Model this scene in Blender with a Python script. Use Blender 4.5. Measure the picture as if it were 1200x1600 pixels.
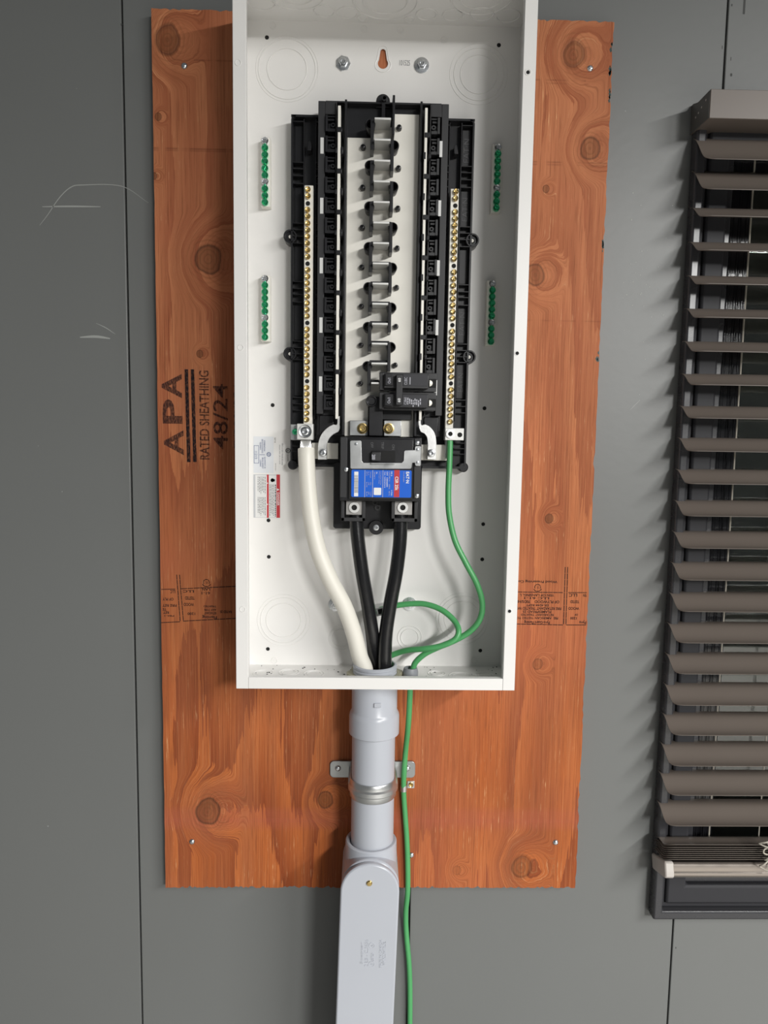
import bpy, bmesh, math, random
from mathutils import Matrix, Vector
random.seed(7)
C = bpy.context.scene.collection
for o in list(bpy.data.objects):
    bpy.data.objects.remove(o, do_unlink=True)

# ------------------------------------------------------------------ camera
CAM = Vector((-0.01615, -1.05930, 0.67131))
FPX = 1162.49
RM = Matrix(((0.99962150, 0.02436761, -0.01277051),
             (-0.02289910, 0.99424186, 0.10468412),
             (0.01524788, -0.10435206, 0.99442353)))
cd = bpy.data.cameras.new('camera'); cam = bpy.data.objects.new('camera', cd); C.objects.link(cam)
cd.sensor_fit = 'VERTICAL'; cd.sensor_height = 24.0; cd.lens = FPX / 1600 * 24.0
cd.clip_start = 0.02; cd.clip_end = 50
r, f, u = RM.col[0], RM.col[1], RM.col[2]
cam.matrix_world = Matrix(((r[0], u[0], -f[0], CAM[0]), (r[1], u[1], -f[1], CAM[1]), (r[2], u[2], -f[2], CAM[2]), (0, 0, 0, 1)))
bpy.context.scene.camera = cam

# ------------------------------------------------------------------ light
W = bpy.data.worlds.new('room_air'); bpy.context.scene.world = W; W.use_nodes = True
W.node_tree.nodes['Background'].inputs[0].default_value = (0.92, 0.97, 1.0, 1)
W.node_tree.nodes['Background'].inputs[1].default_value = 0.115


def strip_lamp(name, loc, length, width, power, rz=0.0, tilt=0.0, col=(1, 0.99, 0.965)):
    l = bpy.data.lights.new(name, 'AREA'); l.shape = 'RECTANGLE'; l.size = length; l.size_y = width
    l.energy = power; l.color = col
    o = bpy.data.objects.new(name, l); C.objects.link(o); o.location = loc; o.rotation_euler = (tilt, 0, rz)
    return o


strip_lamp('ceiling_strip_lamp', (2.3, -2.75, 1.78), 2.2, 0.25, 205, math.radians(90))
strip_lamp('ceiling_strip_lamp', (2.0, -5.3, 1.78), 2.4, 0.30, 610, math.radians(90))
vs = bpy.context.scene.view_settings
vs.view_transform = 'Standard'; vs.look = 'None'; vs.exposure = 0.0; vs.gamma = 1.0
try: vs.use_curve_mapping = False
except Exception: pass


# ------------------------------------------------------------------ helpers
def at(px, py, Y):
    """world x, z of the thing seen at this point of the photo, standing at depth Y"""
    d = RM @ Vector(((px - 600) / FPX, 1, (800 - py) / FPX)); s = (Y - CAM[1]) / d[1]
    return CAM[0] + s * d[0], CAM[2] + s * d[2]


def P3(px, py, Y):
    x, z = at(px, py, Y); return Vector((x, Y, z))


def hold(o, par):
    o.parent = par; o.matrix_parent_inverse = par.matrix_basis.inverted()


def tag(o, label=None, cat=None, group=None, kind=None):
    for k, v in (('label', label), ('category', cat), ('group', group), ('kind', kind)):
        if v: o[k] = v
    return o


def thing(name, loc, label, cat, group=None):
    o = bpy.data.objects.new(name, None); C.objects.link(o); o.location = loc; o.empty_display_size = .02
    return tag(o, label, cat, group)


def bevel(o, w, seg=2):
    m = o.modifiers.new('edge', 'BEVEL'); m.width = w; m.segments = seg; m.limit_method = 'ANGLE'; m.angle_limit = math.radians(40)
    return o


class MB:
    def __init__(s): s.bm = bmesh.new()

    def box(s, x0, x1, y0, y1, z0, z1):
        v = [s.bm.verts.new(p) for p in ((x0, y0, z0), (x1, y0, z0), (x1, y1, z0), (x0, y1, z0), (x0, y0, z1), (x1, y0, z1), (x1, y1, z1), (x0, y1, z1))]
        for q in ((0, 1, 2, 3), (4, 5, 6, 7), (0, 1, 5, 4), (1, 2, 6, 5), (2, 3, 7, 6), (3, 0, 4, 7)): s.bm.faces.new([v[i] for i in q])
        return s

    def prism(s, pts, y0, y1):            # outline in x, z pushed from y0 to y1
        a = [s.bm.verts.new((x, y0, z)) for x, z in pts]; b = [s.bm.verts.new((x, y1, z)) for x, z in pts]; n = len(pts)
        s.bm.faces.new(a); s.bm.faces.new(b[::-1])
        for i in range(n): s.bm.faces.new((a[i], a[(i + 1) % n], b[(i + 1) % n], b[i]))
        return s

    def prism_x(s, pts, x0, x1):          # outline in y, z pushed along x
        a = [s.bm.verts.new((x0, y, z)) for y, z in pts]; b = [s.bm.verts.new((x1, y, z)) for y, z in pts]; n = len(pts)
        s.bm.faces.new(a); s.bm.faces.new(b[::-1])
        for i in range(n): s.bm.faces.new((a[i], a[(i + 1) % n], b[(i + 1) % n], b[i]))
        return s

    def flat(s, pts, Y):
        s.bm.faces.new([s.bm.verts.new((x, Y, z)) for x, z in pts]); return s

    def lathe(s, c, prof, axis='y', seg=20, a0=0, a1=2 * math.pi, closed=False):
        # prof: (radius, distance along axis) ; axis 'y' or 'z' or 'x'
        full = abs(a1 - a0 - 2 * math.pi) < 1e-6; n = seg if full else seg + 1; rings = []
        for rr, h in prof:
            ring = []
            for i in range(n):
                t = a0 + (a1 - a0) * i / seg; p, q = rr * math.cos(t), rr * math.sin(t)
                if axis == 'y': v = (c[0] + p, c[1] + h, c[2] + q)
                elif axis == 'z': v = (c[0] + p, c[1] + q, c[2] + h)
                else: v = (c[0] + h, c[1] + p, c[2] + q)
                ring.append(s.bm.verts.new(v))
            rings.append(ring)
        m = len(rings)
        for k in range(m if closed else m - 1):
            A, B = rings[k], rings[(k + 1) % m]
            for i in range(n if full else n - 1):
                j = (i + 1) % n; s.bm.faces.new((A[i], A[j], B[j], B[i]))
        if not closed:
            for ring, (rr, h) in ((rings[0], prof[0]), (rings[-1], prof[-1])):
                if rr > 1e-7 and full:
                    try: s.bm.faces.new(ring)
                    except ValueError: pass
        return s

    def disc(s, x, z, rr, y0, y1, seg=20):
        return s.lathe((x, 0, z), [(rr, y0), (rr, y1)], 'y', seg)

    def ring(s, x, z, r0, r1, y0, y1, seg=24):
        return s.lathe((x, 0, z), [(r0, y0), (r0, y1), (r1, y1), (r1, y0)], 'y', seg, closed=True)

    def torus(s, c, R, rr, axis='y', seg=44, ms=6):
        return s.lathe(c, [(R + rr * math.cos(2 * math.pi * k / ms), rr * math.sin(2 * math.pi * k / ms)) for k in range(ms)], axis, seg, closed=True)

    def tube(s, path, rr, seg=14, caps=True, radii=None):
        path = [Vector(p) for p in path]; up = Vector((0, 0, 1)); rings = []; n = len(path); prevn = None
        for i, p in enumerate(path):
            t = (path[min(i + 1, n - 1)] - path[max(i - 1, 0)]).normalized()
            if prevn is None:
                ref = Vector((1, 0, 0)) if abs(t.x) < .8 else Vector((0, 1, 0)); nn = (ref - t * ref.dot(t)).normalized()
            else: nn = (prevn - t * prevn.dot(t)).normalized()
            prevn = nn; b = t.cross(nn); R_ = radii[i] if radii else rr
            rings.append([s.bm.verts.new(p + R_ * (math.cos(2 * math.pi * k / seg) * nn + math.sin(2 * math.pi * k / seg) * b)) for k in range(seg)])
        for i in range(n - 1):
            for k in range(seg):
                j = (k + 1) % seg; s.bm.faces.new((rings[i][k], rings[i][j], rings[i + 1][j], rings[i + 1][k]))
        if caps: s.bm.faces.new(rings[0]); s.bm.faces.new(rings[-1])
        return s

    def ribbon(s, path, w, y0, y1):       # flat band following an x, z path
        L, Rr = [], []; n = len(path)
        for i, p in enumerate(path):
            a, b = Vector(path[max(i - 1, 0)]), Vector(path[min(i + 1, n - 1)]); t = (b - a).normalized(); nn = Vector((-t.y, t.x))
            ww = w[i] if isinstance(w, (list, tuple)) else w
            L.append(Vector(p) + nn * ww / 2); Rr.append(Vector(p) - nn * ww / 2)
        return s.prism([tuple(q) for q in L] + [tuple(q) for q in Rr[::-1]], y0, y1)

    def xf(s, M): bmesh.ops.transform(s.bm, matrix=M, verts=s.bm.verts); return s

    def mesh(s, name, mat, smooth=True):
        bmesh.ops.recalc_face_normals(s.bm, faces=s.bm.faces)
        me = bpy.data.meshes.new(name); s.bm.to_mesh(me); s.bm.free()
        if mat: me.materials.append(mat)
        if smooth:
            me.polygons.foreach_set('use_smooth', [True] * len(me.polygons)); me.set_sharp_from_angle(angle=math.radians(35))
        return me

    def build(s, name, mat, par=None, smooth=True, bev=0):
        o = bpy.data.objects.new(name, s.mesh(name, mat, smooth)); C.objects.link(o)
        if par: hold(o, par)
        if bev: bevel(o, bev)
        return o


def inst(name, me, loc, par, rot=None):
    o = bpy.data.objects.new(name, me); C.objects.link(o); o.location = loc
    if rot: o.rotation_euler = rot
    hold(o, par); return o


def spline(pts, n=10):
    pts = [Vector(p) for p in pts]; q = [2 * pts[0] - pts[1]] + pts + [2 * pts[-1] - pts[-2]]; out = []
    for i in range(1, len(q) - 2):
        for k in range(n):
            t = k / n; a, b, c, d = q[i - 1], q[i], q[i + 1], q[i + 2]
            out.append(.5 * ((2 * b) + (c - a) * t + (2 * a - 5 * b + 4 * c - d) * t * t + (3 * b - a - 3 * c + d) * t ** 3))
    out.append(pts[-1]); return out


# ------------------------------------------------------------------ materials
def mat(name, col, rough=.5, metal=0., spec=.5, bump=0., bscale=200., var=0., vscale=6., rvar=0., coat=0., ior=None):
    m = bpy.data.materials.new(name); m.use_nodes = True; nt = m.node_tree; b = nt.nodes['Principled BSDF']
    b.inputs['Base Color'].default_value = (*col, 1); b.inputs['Roughness'].default_value = rough; b.inputs['Metallic'].default_value = metal
    b.inputs['Specular IOR Level'].default_value = spec; b.inputs['Coat Weight'].default_value = coat
    tc = nt.nodes.new('ShaderNodeTexCoord')
    if bump:
        n = nt.nodes.new('ShaderNodeTexNoise'); n.inputs['Scale'].default_value = bscale; n.inputs['Detail'].default_value = 3
        bp = nt.nodes.new('ShaderNodeBump'); bp.inputs['Strength'].default_value = bump; bp.inputs['Distance'].default_value = .001
        nt.links.new(tc.outputs['Object'], n.inputs['Vector']); nt.links.new(n.outputs[0], bp.inputs['Height']); nt.links.new(bp.outputs[0], b.inputs['Normal'])
    if var or rvar:
        n = nt.nodes.new('ShaderNodeTexNoise'); n.inputs['Scale'].default_value = vscale; n.inputs['Detail'].default_value = 5
        nt.links.new(tc.outputs['Object'], n.inputs['Vector'])
    if var:
        mx = nt.nodes.new('ShaderNodeMix'); mx.data_type = 'RGBA'
        mx.inputs[6].default_value = (*[c * (1 - var) for c in col], 1); mx.inputs[7].default_value = (*[min(1, c * (1 + var)) for c in col], 1)
        nt.links.new(n.outputs[0], mx.inputs[0]); nt.links.new(mx.outputs[2], b.inputs['Base Color'])
    if rvar:
        mr = nt.nodes.new('ShaderNodeMapRange'); mr.inputs[3].default_value = max(.03, rough - rvar); mr.inputs[4].default_value = rough + rvar
        nt.links.new(n.outputs[0], mr.inputs[0]); nt.links.new(mr.outputs[0], b.inputs['Roughness'])
    return m


M = {}
M['wall'] = mat('grey_siding_paint', (.146, .151, .147), .42, bump=.12, bscale=90, var=.05, vscale=3, rvar=.06)
M['gap'] = mat('dark_joint_grey', (.05, .052, .05), .7)  # dark grey for the joint backing and nail marks
M['scuff'] = mat('scuffed_paint', (.30, .31, .295), .6)
M['floor'] = mat('concrete', (.30, .29, .27), .6, bump=.2, bscale=40, var=.15)
M['white'] = mat('white_enamel', (.80, .788, .768), .33, bump=.04, bscale=700, var=.012, vscale=20)
M['black'] = mat('black_moulded_plastic', (.0105, .0105, .0125), .33, bump=.05, bscale=900, rvar=.06, vscale=60)
M['black2'] = mat('charcoal_moulded_plastic', (.026, .026, .028), .42, bump=.05, bscale=900)
M['hole'] = mat('hole_shade_and_speck_black', (.006, .006, .006), .8)  # black painted in for shade inside holes; also colours the debris
M['tin'] = mat('tinned_bus_metal', (.86, .835, .765), .42, metal=.12, var=.08, vscale=25, rvar=.12, bump=.05, bscale=150)
M['alu'] = mat('bare_aluminium', (.80, .80, .79), .38, metal=.75, rvar=.1, vscale=90, bump=.1, bscale=400)
M['alum'] = mat('matte_aluminium', (.72, .72, .70), .45, metal=.4, rvar=.1, vscale=120, bump=.1, bscale=500)
M['zinc'] = mat('zinc_plated_steel', (.62, .64, .66), .26, metal=1, rvar=.1, vscale=150)
M['galv'] = mat('galvanised_steel', (.58, .59, .59), .34, metal=.9, var=.15, vscale=60, rvar=.12)
M['strap'] = mat('dull_galvanised_plate', (.36, .37, .37), .38, metal=.8, var=.12, vscale=60)
M['brass'] = mat('yellow_zinc_brass', (.70, .52, .22), .27, metal=1, rvar=.1, vscale=120)
M['green_screw'] = mat('green_dyed_screw', (.06, .50, .25), .24, metal=.85)
M['green'] = mat('green_wire_jacket', (.075, .335, .115), .38, var=.06, vscale=40)
M['white_cable'] = mat('white_cable_jacket', (.76, .735, .66), .42, var=.03, vscale=30)
M['black_cable'] = mat('black_cable_jacket', (.010, .010, .011), .22, bump=.1, bscale=160)
M['pvc'] = mat('grey_pvc', (.44, .46, .505), .30, var=.02, vscale=12, bump=.02, bscale=300)
M['locknut'] = mat('olive_cast_locknut', (.42, .40, .29), .5, metal=.3)
M['bush'] = mat('grey_bushing_plastic', (.24, .25, .27), .45)
M['luggrey'] = mat('grey_lug_metal', (.36, .35, .34), .4, metal=.4, rvar=.1, vscale=120, bump=.1, bscale=500)
M['strand'] = mat('aluminium_strand', (.75, .75, .74), .3, metal=.9)
M['bracket'] = mat('grey_painted_bracket', (.085, .085, .080), .4)
M['slat'] = mat('taupe_painted_slat', (.132, .110, .094), .38, var=.06, vscale=8, rvar=.06)
M['rail'] = mat('brushed_bronze_rail', (.30, .265, .235), .30, metal=.8, rvar=.06, vscale=40)
M['cap'] = mat('almond_plastic_cap', (.50, .465, .43), .3)
M['cord'] = mat('twisted_beige_cord', (.42, .39, .33), .8, bump=.6, bscale=900)
M['frame'] = mat('dark_grey_gloss_paint', (.036, .036, .040), .27, bump=.1, bscale=70, rvar=.08, vscale=30)
M['frame2'] = mat('dark_grey_satin_paint', (.030, .030, .034), .55, spec=.25, bump=.1, bscale=70)
M['sash'] = mat('black_ribbed_vinyl', (.010, .010, .012), .16)
M['night'] = mat('window_backing_dark', (.05, .05, .042), .8)  # colour of the backing added behind the window
M['lblwhite'] = mat('label_paper', (.74, .74, .73), .4)
M['lblgrey'] = mat('label_grey', (.50, .51, .53), .4)
M['lblpale'] = mat('pale_blue_label_film', (.69, .71, .74), .35)
M['lblred'] = mat('label_red', (.50, .035, .045), .4)
M['lblblue'] = mat('label_blue', (.006, .115, .62), .35)
M['ink'] = mat('print_black', (.02, .02, .025), .5)
M['inkgrey'] = mat('print_grey', (.20, .20, .21), .5)
M['inkblue'] = mat('print_dark_blue', (.05, .08, .22), .5)
M['inkwhite'] = mat('print_white', (.80, .80, .80), .5)
M['inkdim'] = mat('print_dim_grey', (.10, .10, .105), .5)
M['inksilver'] = mat('print_pale_grey', (.45, .45, .5), .5)
M['edge_ply'] = mat('plywood_edge', (.20, .085, .04), .8, var=.3, vscale=80)

g = bpy.data.materials.new('clear_window_glass'); g.use_nodes = True; gb = g.node_tree.nodes['Principled BSDF']
gb.inputs['Transmission Weight'].default_value = 1; gb.inputs['Roughness'].default_value = .01; gb.inputs['IOR'].default_value = 1.5
gb.inputs['Base Color'].default_value = (.9, .95, .92, 1); M['glass'] = g


def stamp_ink():
    m = bpy.data.materials.new('worn_stamp_ink'); m.use_nodes = True; nt = m.node_tree; N, L = nt.nodes, nt.links; b = N['Principled BSDF']
    b.inputs['Base Color'].default_value = (.020, .018, .022, 1); b.inputs['Roughness'].default_value = .8; b.inputs['Specular IOR Level'].default_value = .1
    tc = N.new('ShaderNodeTexCoord'); mp = N.new('ShaderNodeMapping'); mp.inputs['Scale'].default_value = (700, 1, 220)
    n = N.new('ShaderNodeTexNoise'); n.inputs['Scale'].default_value = 1; n.inputs['Detail'].default_value = 3
    mr = N.new('ShaderNodeMapRange'); mr.inputs[1].default_value = .34; mr.inputs[2].default_value = .56
    mr.inputs[3].default_value = .20; mr.inputs[4].default_value = .70
    t = N.new('ShaderNodeBsdfTransparent'); mx = N.new('ShaderNodeMixShader')
    L.new(tc.outputs['Object'], mp.inputs[0]); L.new(mp.outputs[0], n.inputs['Vector']); L.new(n.outputs[0], mr.inputs[0])
    L.new(mr.outputs[0], mx.inputs[0]); L.new(t.outputs[0], mx.inputs[1]); L.new(b.outputs[0], mx.inputs[2]); L.new(mx.outputs[0], N['Material Output'].inputs[0])
    return m


M['stamp'] = stamp_ink()
M['mill'] = mat('mill_stamp_ink', (.030, .018, .016), .8, spec=.1, var=.5, vscale=300)

KNOTS = [(262, 62, 18, .75), (325, 405, 20, .75), (325, 1268, 20, .8), (508, 1250, 13, .8), (897, 85, 17, .55), (922, 232, 15, .65),
         (815, 1355, 17, .6), (836, 430, 15, .55), (247, 182, 5, 1.), (240, 275, 5, 1.), (312, 553, 5, .9), (853, 295, 5, .8), (858, 810, 7, 1.),
         (840, 1038, 8.5, .5), (714, 1360, 7, .25)]


def wood():
    m = bpy.data.materials.new('stained_fir_plywood'); m.use_nodes = True; nt = m.node_tree; N, L = nt.nodes, nt.links; b = N['Principled BSDF']
    tc = N.new('ShaderNodeTexCoord'); sep = N.new('ShaderNodeSeparateXYZ'); L.new(tc.outputs['Object'], sep.inputs[0])
    X, Z = sep.outputs[0], sep.outputs[2]

    def ma(op, a, c=None, d=None, clamp=False):
        n = N.new('ShaderNodeMath'); n.operation = op; n.use_clamp = clamp
        for i, v in enumerate((a, c, d)):
            if v is None: continue
            if isinstance(v, (int, float)): n.inputs[i].default_value = v
            else: L.new(v, n.inputs[i])
        return n.outputs[0]

    def noise(sx, sz, off=0., det=2., src=None, rough=.5):
        cx = N.new('ShaderNodeCombineXYZ')
        L.new(ma('MULTIPLY_ADD', src[0] if src else X, sx, off), cx.inputs[0]); L.new(ma('MULTIPLY_ADD', src[1] if src else Z, sz, off * .7), cx.inputs[2])
        n = N.new('ShaderNodeTexNoise'); n.inputs['Scale'].default_value = 1; n.inputs['Detail'].default_value = det; n.inputs['Roughness'].default_value = rough
        L.new(cx.outputs[0], n.inputs['Vector']); return n.outputs[0]

    def rng(v, a, c, lo=0., hi=1., smooth=False):
        n = N.new('ShaderNodeMapRange'); n.inputs[1].default_value = a; n.inputs[2].default_value = c; n.inputs[3].default_value = lo; n.inputs[4].default_value = hi
        if smooth: n.interpolation_type = 'SMOOTHSTEP'
        L.new(v, n.inputs[0]); return n.outputs[0]

    def mix(fac, a, c, mode='MIX'):
        n = N.new('ShaderNodeMix'); n.data_type = 'RGBA'; n.blend_type = mode
        if isinstance(fac, (int, float)): n.inputs[0].default_value = fac
        else: L.new(fac, n.inputs[0])
        for i, v in ((6, a), (7, c)):
            if isinstance(v, tuple): n.inputs[i].default_value = (*v, 1)
            else: L.new(v, n.inputs[i])
        return n.outputs[2]
    wob = noise(40, 40, 9, 3)
    # knots bend the grain and carry rings of their own
    field = None; core = None; halo = None; rimk = None
    for (kx, ky, kr, dark) in KNOTS:
        x0, z0 = at(kx, ky, -.018); rr = kr * .00088
        dx = ma('SUBTRACT', X, x0); dz = ma('MULTIPLY', ma('SUBTRACT', Z, z0), .86)
        d = ma('SQRT', ma('ADD', ma('MULTIPLY', dx, dx), ma('MULTIPLY', dz, dz)))
        d = ma('ADD', d, ma('MULTIPLY', ma('SUBTRACT', wob, .5), rr * .55))
        h = rng(d, rr * .8, rr * 3.6, 1, 0, True)
        fl = ma('MULTIPLY', h, .9 * min(1., kr / 16))
        c_ = ma('MULTIPLY', rng(d, rr * .75, rr * 1.0, 1, 0, True), dark)
        rk = ma('MULTIPLY', ma('SUBTRACT', 1, ma('ABSOLUTE', ma('DIVIDE', ma('SUBTRACT', d, rr * .93), rr * .16)), clamp=True), min(1., dark + .2))
        ringv = ma('MULTIPLY', ma('MULTIPLY', h, h), ma('SINE', ma('MULTIPLY', d, 6.28 / .0052)))
        field = fl if field is None else ma('MAXIMUM', field, fl)
        core = c_ if core is None else ma('MAXIMUM', core, c_)
        rimk = rk if rimk is None else ma('MAXIMUM', rimk, rk)
        halo = ringv if halo is None else ma('ADD', halo, ringv)
    Xb = ma('ADD', X, ma('MULTIPLY', field, .06))
    src = (Xb, Z)
    cath = noise(9.0, 1.3, 3.1, 1.6, src, .45)
    cath = ma('ADD', cath, ma('MULTIPLY', noise(240, 10, 5, 2, src), .085))
    tong = rng(ma('FRACT', ma('MULTIPLY', cath, 7.5)), .04, .90, 0, 1)          # each growth layer: sharp on one side, fading on the other
    lay = rng(noise(9, 2.2, 12.5, 1.5, src), .36, .64, 0, 1)
    fibre = noise(520, 16, 1.7, 3, src, .6)
    fine = noise(1400, 70, 4.2, 2, src)
    pinkn = rng(noise(4, 5, 21, 2), .45, .65, 0, 1, True)
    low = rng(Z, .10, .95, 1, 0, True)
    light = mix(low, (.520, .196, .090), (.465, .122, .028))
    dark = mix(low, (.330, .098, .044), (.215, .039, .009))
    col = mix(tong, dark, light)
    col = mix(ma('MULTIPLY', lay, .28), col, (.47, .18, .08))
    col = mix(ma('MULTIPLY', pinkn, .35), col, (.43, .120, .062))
    for band, wd, st in ((.108, .02, .55), (.105, .004, .3)):
        bnd = ma('SUBTRACT', 1, ma('ABSOLUTE', ma('DIVIDE', ma('SUBTRACT', Z, band), wd)), clamp=True)
        col = mix(ma('MULTIPLY', rng(bnd, 0, .5), st * .6), col, (.40, .10, .065))
    streak = noise(46, .9, 17, 3)
    col = mix(rng(streak, .35, .70, 0, .42), col, (.30, .10, .045))
    col = mix(rng(fibre, .47, .28, 0, .62), col, (.17, .050, .020))
    fleck = ma('MULTIPLY', rng(fibre, .60, .68), rng(fine, .48, .60)); fleck = ma('MULTIPLY', fleck, rng(noise(11, 7, 31, 2), .40, .62))
    col = mix(ma('MULTIPLY', fleck, .85), col, (.74, .47, .25))
    rings = rng(halo, -1, 1, 0, 1)
    col = mix(ma('MULTIPLY', ma('MULTIPLY', ma('MULTIPLY', field, field), rng(halo, .1, .9)), .55), col, (.20, .075, .03))
    col = mix(ma('MULTIPLY', core, .66), col, (.120, .045, .018))
    col = mix(ma('MULTIPLY', rimk, .72), col, (.045, .02, .012))
    for zz, x0, x1, st in ((240, -.31, -.19, .6), (243, -.31, -.19, .4), (102, -.25, -.19, .5), (247, .2, .31, .5), (251, .2, .3, .4), (118, .2, .27, .5), (123, .21, .28, .4), (496, .2, .31, .3)):
        zc = at(600, zz, -.018)[1]
        bnd = ma('SUBTRACT', 1, ma('ABSOLUTE', ma('DIVIDE', ma('SUBTRACT', Z, zc), .0016)), clamp=True)
        msk = ma('MULTIPLY', ma('GREATER_THAN', X, x0), ma('LESS_THAN', X, x1))
        col = mix(ma('MULTIPLY', ma('MULTIPLY', bnd, msk), ma('MULTIPLY', rng(noise(60, 2, 8), .4, .55), st)), col, (.13, .04, .02))
    grain = noise(560, 5, 6.6, 4, (Xb, Z), .7); grain2 = noise(900, 9, 2.2, 2, (Xb, Z))
    gv = ma('ADD', ma('MULTIPLY', grain, .7), ma('MULTIPLY', grain2, .3)); amp = rng(noise(6, 3, 44, 2), .35, .65, .35, 1.)
    col = mix(ma('MULTIPLY', rng(gv, .50, .36), ma('MULTIPLY', amp, .55)), col, (.16, .050, .020))
    col = mix(ma('MULTIPLY', rng(gv, .52, .66), ma('MULTIPLY', amp, .34)), col, (.66, .32, .14))
    L.new(col, b.inputs['Base Color'])
    b.inputs['Roughness'].default_value = .62; b.inputs['Specular IOR Level'].default_value = .16
    bp = N.new('ShaderNodeBump'); bp.inputs['Strength'].default_value = .35; bp.inputs['Distance'].default_value = .0012
    hgt = ma('ADD', ma('ADD', fibre, gv), ma('MULTIPLY', halo, .25)); hgt = ma('SUBTRACT', hgt, ma('MULTIPLY', rimk, .8))
    L.new(hgt, bp.inputs['Height']); L.new(bp.outputs[0], b.inputs['Normal'])
    return m


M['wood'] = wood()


# ------------------------------------------------------------------ lettering
def letters(name, s, box, Y, m, par, rot=0, depth=0., bold=0.):
    """text as flat (or raised) mesh fitted into box = (x0, x1, z0, z1); rot 0 upright, 90 reading upwards, -90 downwards, 180 upside down"""
    cu = bpy.data.curves.new(name, 'FONT'); cu.body = s; cu.extrude = depth; cu.offset = bold; cu.resolution_u = 3
    t = bpy.data.objects.new(name, cu); me = bpy.data.meshes.new_from_object(t); bpy.data.objects.remove(t); bpy.data.curves.remove(cu)
    xs = [v.co.x for v in me.vertices]; ys = [v.co.y for v in me.vertices]
    a0, a1, b0, b1 = min(xs), max(xs), min(ys), max(ys); x0, x1, z0, z1 = box
    for v in me.vertices:
        p = (v.co.x - a0) / max(1e-9, a1 - a0); q = (v.co.y - b0) / max(1e-9, b1 - b0); h = v.co.z
        if rot == 90: p, q = 1 - q, p
        elif rot == -90: p, q = q, 1 - p
        elif rot == 180: p, q = 1 - p, 1 - q
        v.co = (x0 + p * (x1 - x0), Y - h, z0 + q * (z1 - z0))
    bm = bmesh.new(); bm.from_mesh(me); bmesh.ops.recalc_face_normals(bm, faces=bm.faces); bm.to_mesh(me); bm.free()
    me.materials.clear(); me.materials.append(m); me.name = name
    o = bpy.data.objects.new(name, me); C.objects.link(o)
    if par: hold(o, par)
    return o


def pbox(u0, u1, v0, v1, Y):
    """photo rectangle to a world box on plane Y"""
    a, b_ = at((u0 + u1) / 2, v1, Y), at((u0 + u1) / 2, v0, Y); c, d = at(u0, (v0 + v1) / 2, Y), at(u1, (v0 + v1) / 2, Y)
    return (c[0], d[0], a[1], b_[1])


def word_lines(name, rows, Y, m, par, vertical=True):
    """unreadable small print: rows of word-long dashes; each row (start x, z, length, thickness)"""
    b = MB(); rnd = random.Random(len(rows) * 7 + int(abs(rows[0][0]) * 1e5))
    for (x, z, ln, th) in rows:
        p = 0
        while p < ln:
            w = min(rnd.uniform(.0012, .0042), ln - p)
            if w > .0003:
                if vertical: b.flat([(x, z - p), (x + th, z - p), (x + th, z - p - w), (x, z - p - w)], Y)
                else: b.flat([(x + p, z), (x + p + w, z), (x + p + w, z + th), (x + p, z + th)], Y)
            p += w + rnd.uniform(.0005, .0011)
    return b.build(name, m, par, smooth=False)


def arc(cx, cz, rr, a0, a1, n=6): return [(cx + rr * math.cos(math.radians(a0 + (a1 - a0) * k / n)), cz + rr * math.sin(math.radians(a0 + (a1 - a0) * k / n))) for k in range(n + 1)]


def rrect(x0, x1, z0, z1, rr): return arc(x0 + rr, z0 + rr, rr, 180, 270) + arc(x1 - rr, z0 + rr, rr, 270, 360) + arc(x1 - rr, z1 - rr, rr, 0, 90) + arc(x0 + rr, z1 - rr, rr, 90, 180)


# ================================================================== SETTING
wall = tag(bpy.data.objects.new('wall_back', None), kind='structure'); C.objects.link(wall)
seams = [-1.567, -1.161, -.7547, -.3485, .0577, .4638, .870, 1.276, 1.682, 2.088]
for i in range(len(seams) - 1):
    a, b_ = seams[i] + .0011, seams[i + 1] - .0011
    spans = [(-1.05, 1.95)]
    if a > .46 and b_ < 1.28: spans = [(-1.05, -.012), (1.075, 1.95)]
    for (z0, z1) in spans:
        MB().box(a, b_, 0, .012, z0, z1).build('siding_panel', M['wall'], wall, bev=.0012)
q = MB().box(-1.567, .4638, .0118, .02, -1.05, 1.95).box(1.276, 2.088, .0118, .02, -1.05, 1.95)
q.box(.4638, 1.276, .0118, .02, -1.05, -.012).box(.4638, 1.276, .0118, .02, 1.075, 1.95).build('joint_backing', M['gap'], wall)
# scuffs in the paint
for path, w in (([(62, 352), (75, 335), (92, 310), (110, 293), (130, 289), (190, 291), (232, 317)], .0012), ([(66, 323), (110, 322.5), (157, 323)], .0022),
                ([(125, 527), (150, 526), (172, 529)], .0035), ([(150, 505), (165, 512), (180, 522)], .001), ([(985, 640), (1000, 625)], .0008)):
    pts = spline([(*at(a, b_, 0), 0) for a, b_ in path], 8)
    MB().ribbon([(p.x, p.y) for p in pts], [w * (.35 + .65 * math.sin(math.pi * (k + .5) / len(pts))) for k in range(len(pts))], -.0001, .0002).build('paint_scuff', M['scuff'], wall)
for (u_, v_, w_, h_) in ((1143.5, 8, .0018, .0030), (1128.5, 74, .0010, .0045), (1142, 92, .0010, .0045), (1142.5, 117, .0028, .0040), (1162.8, 10, .0030, .0200), (1056, 1481, .0014, .0030), (190, 38, .0022, .0022)):
    x, z = at(u_, v_, 0); MB().prism(rrect(x - w_ / 2, x + w_ / 2, z - h_ / 2, z + h_ / 2, w_ * .3), -.0001, .0002).build('nail_mark', M['gap'], wall)
b = MB(); rf_ = random.Random(21)
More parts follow.
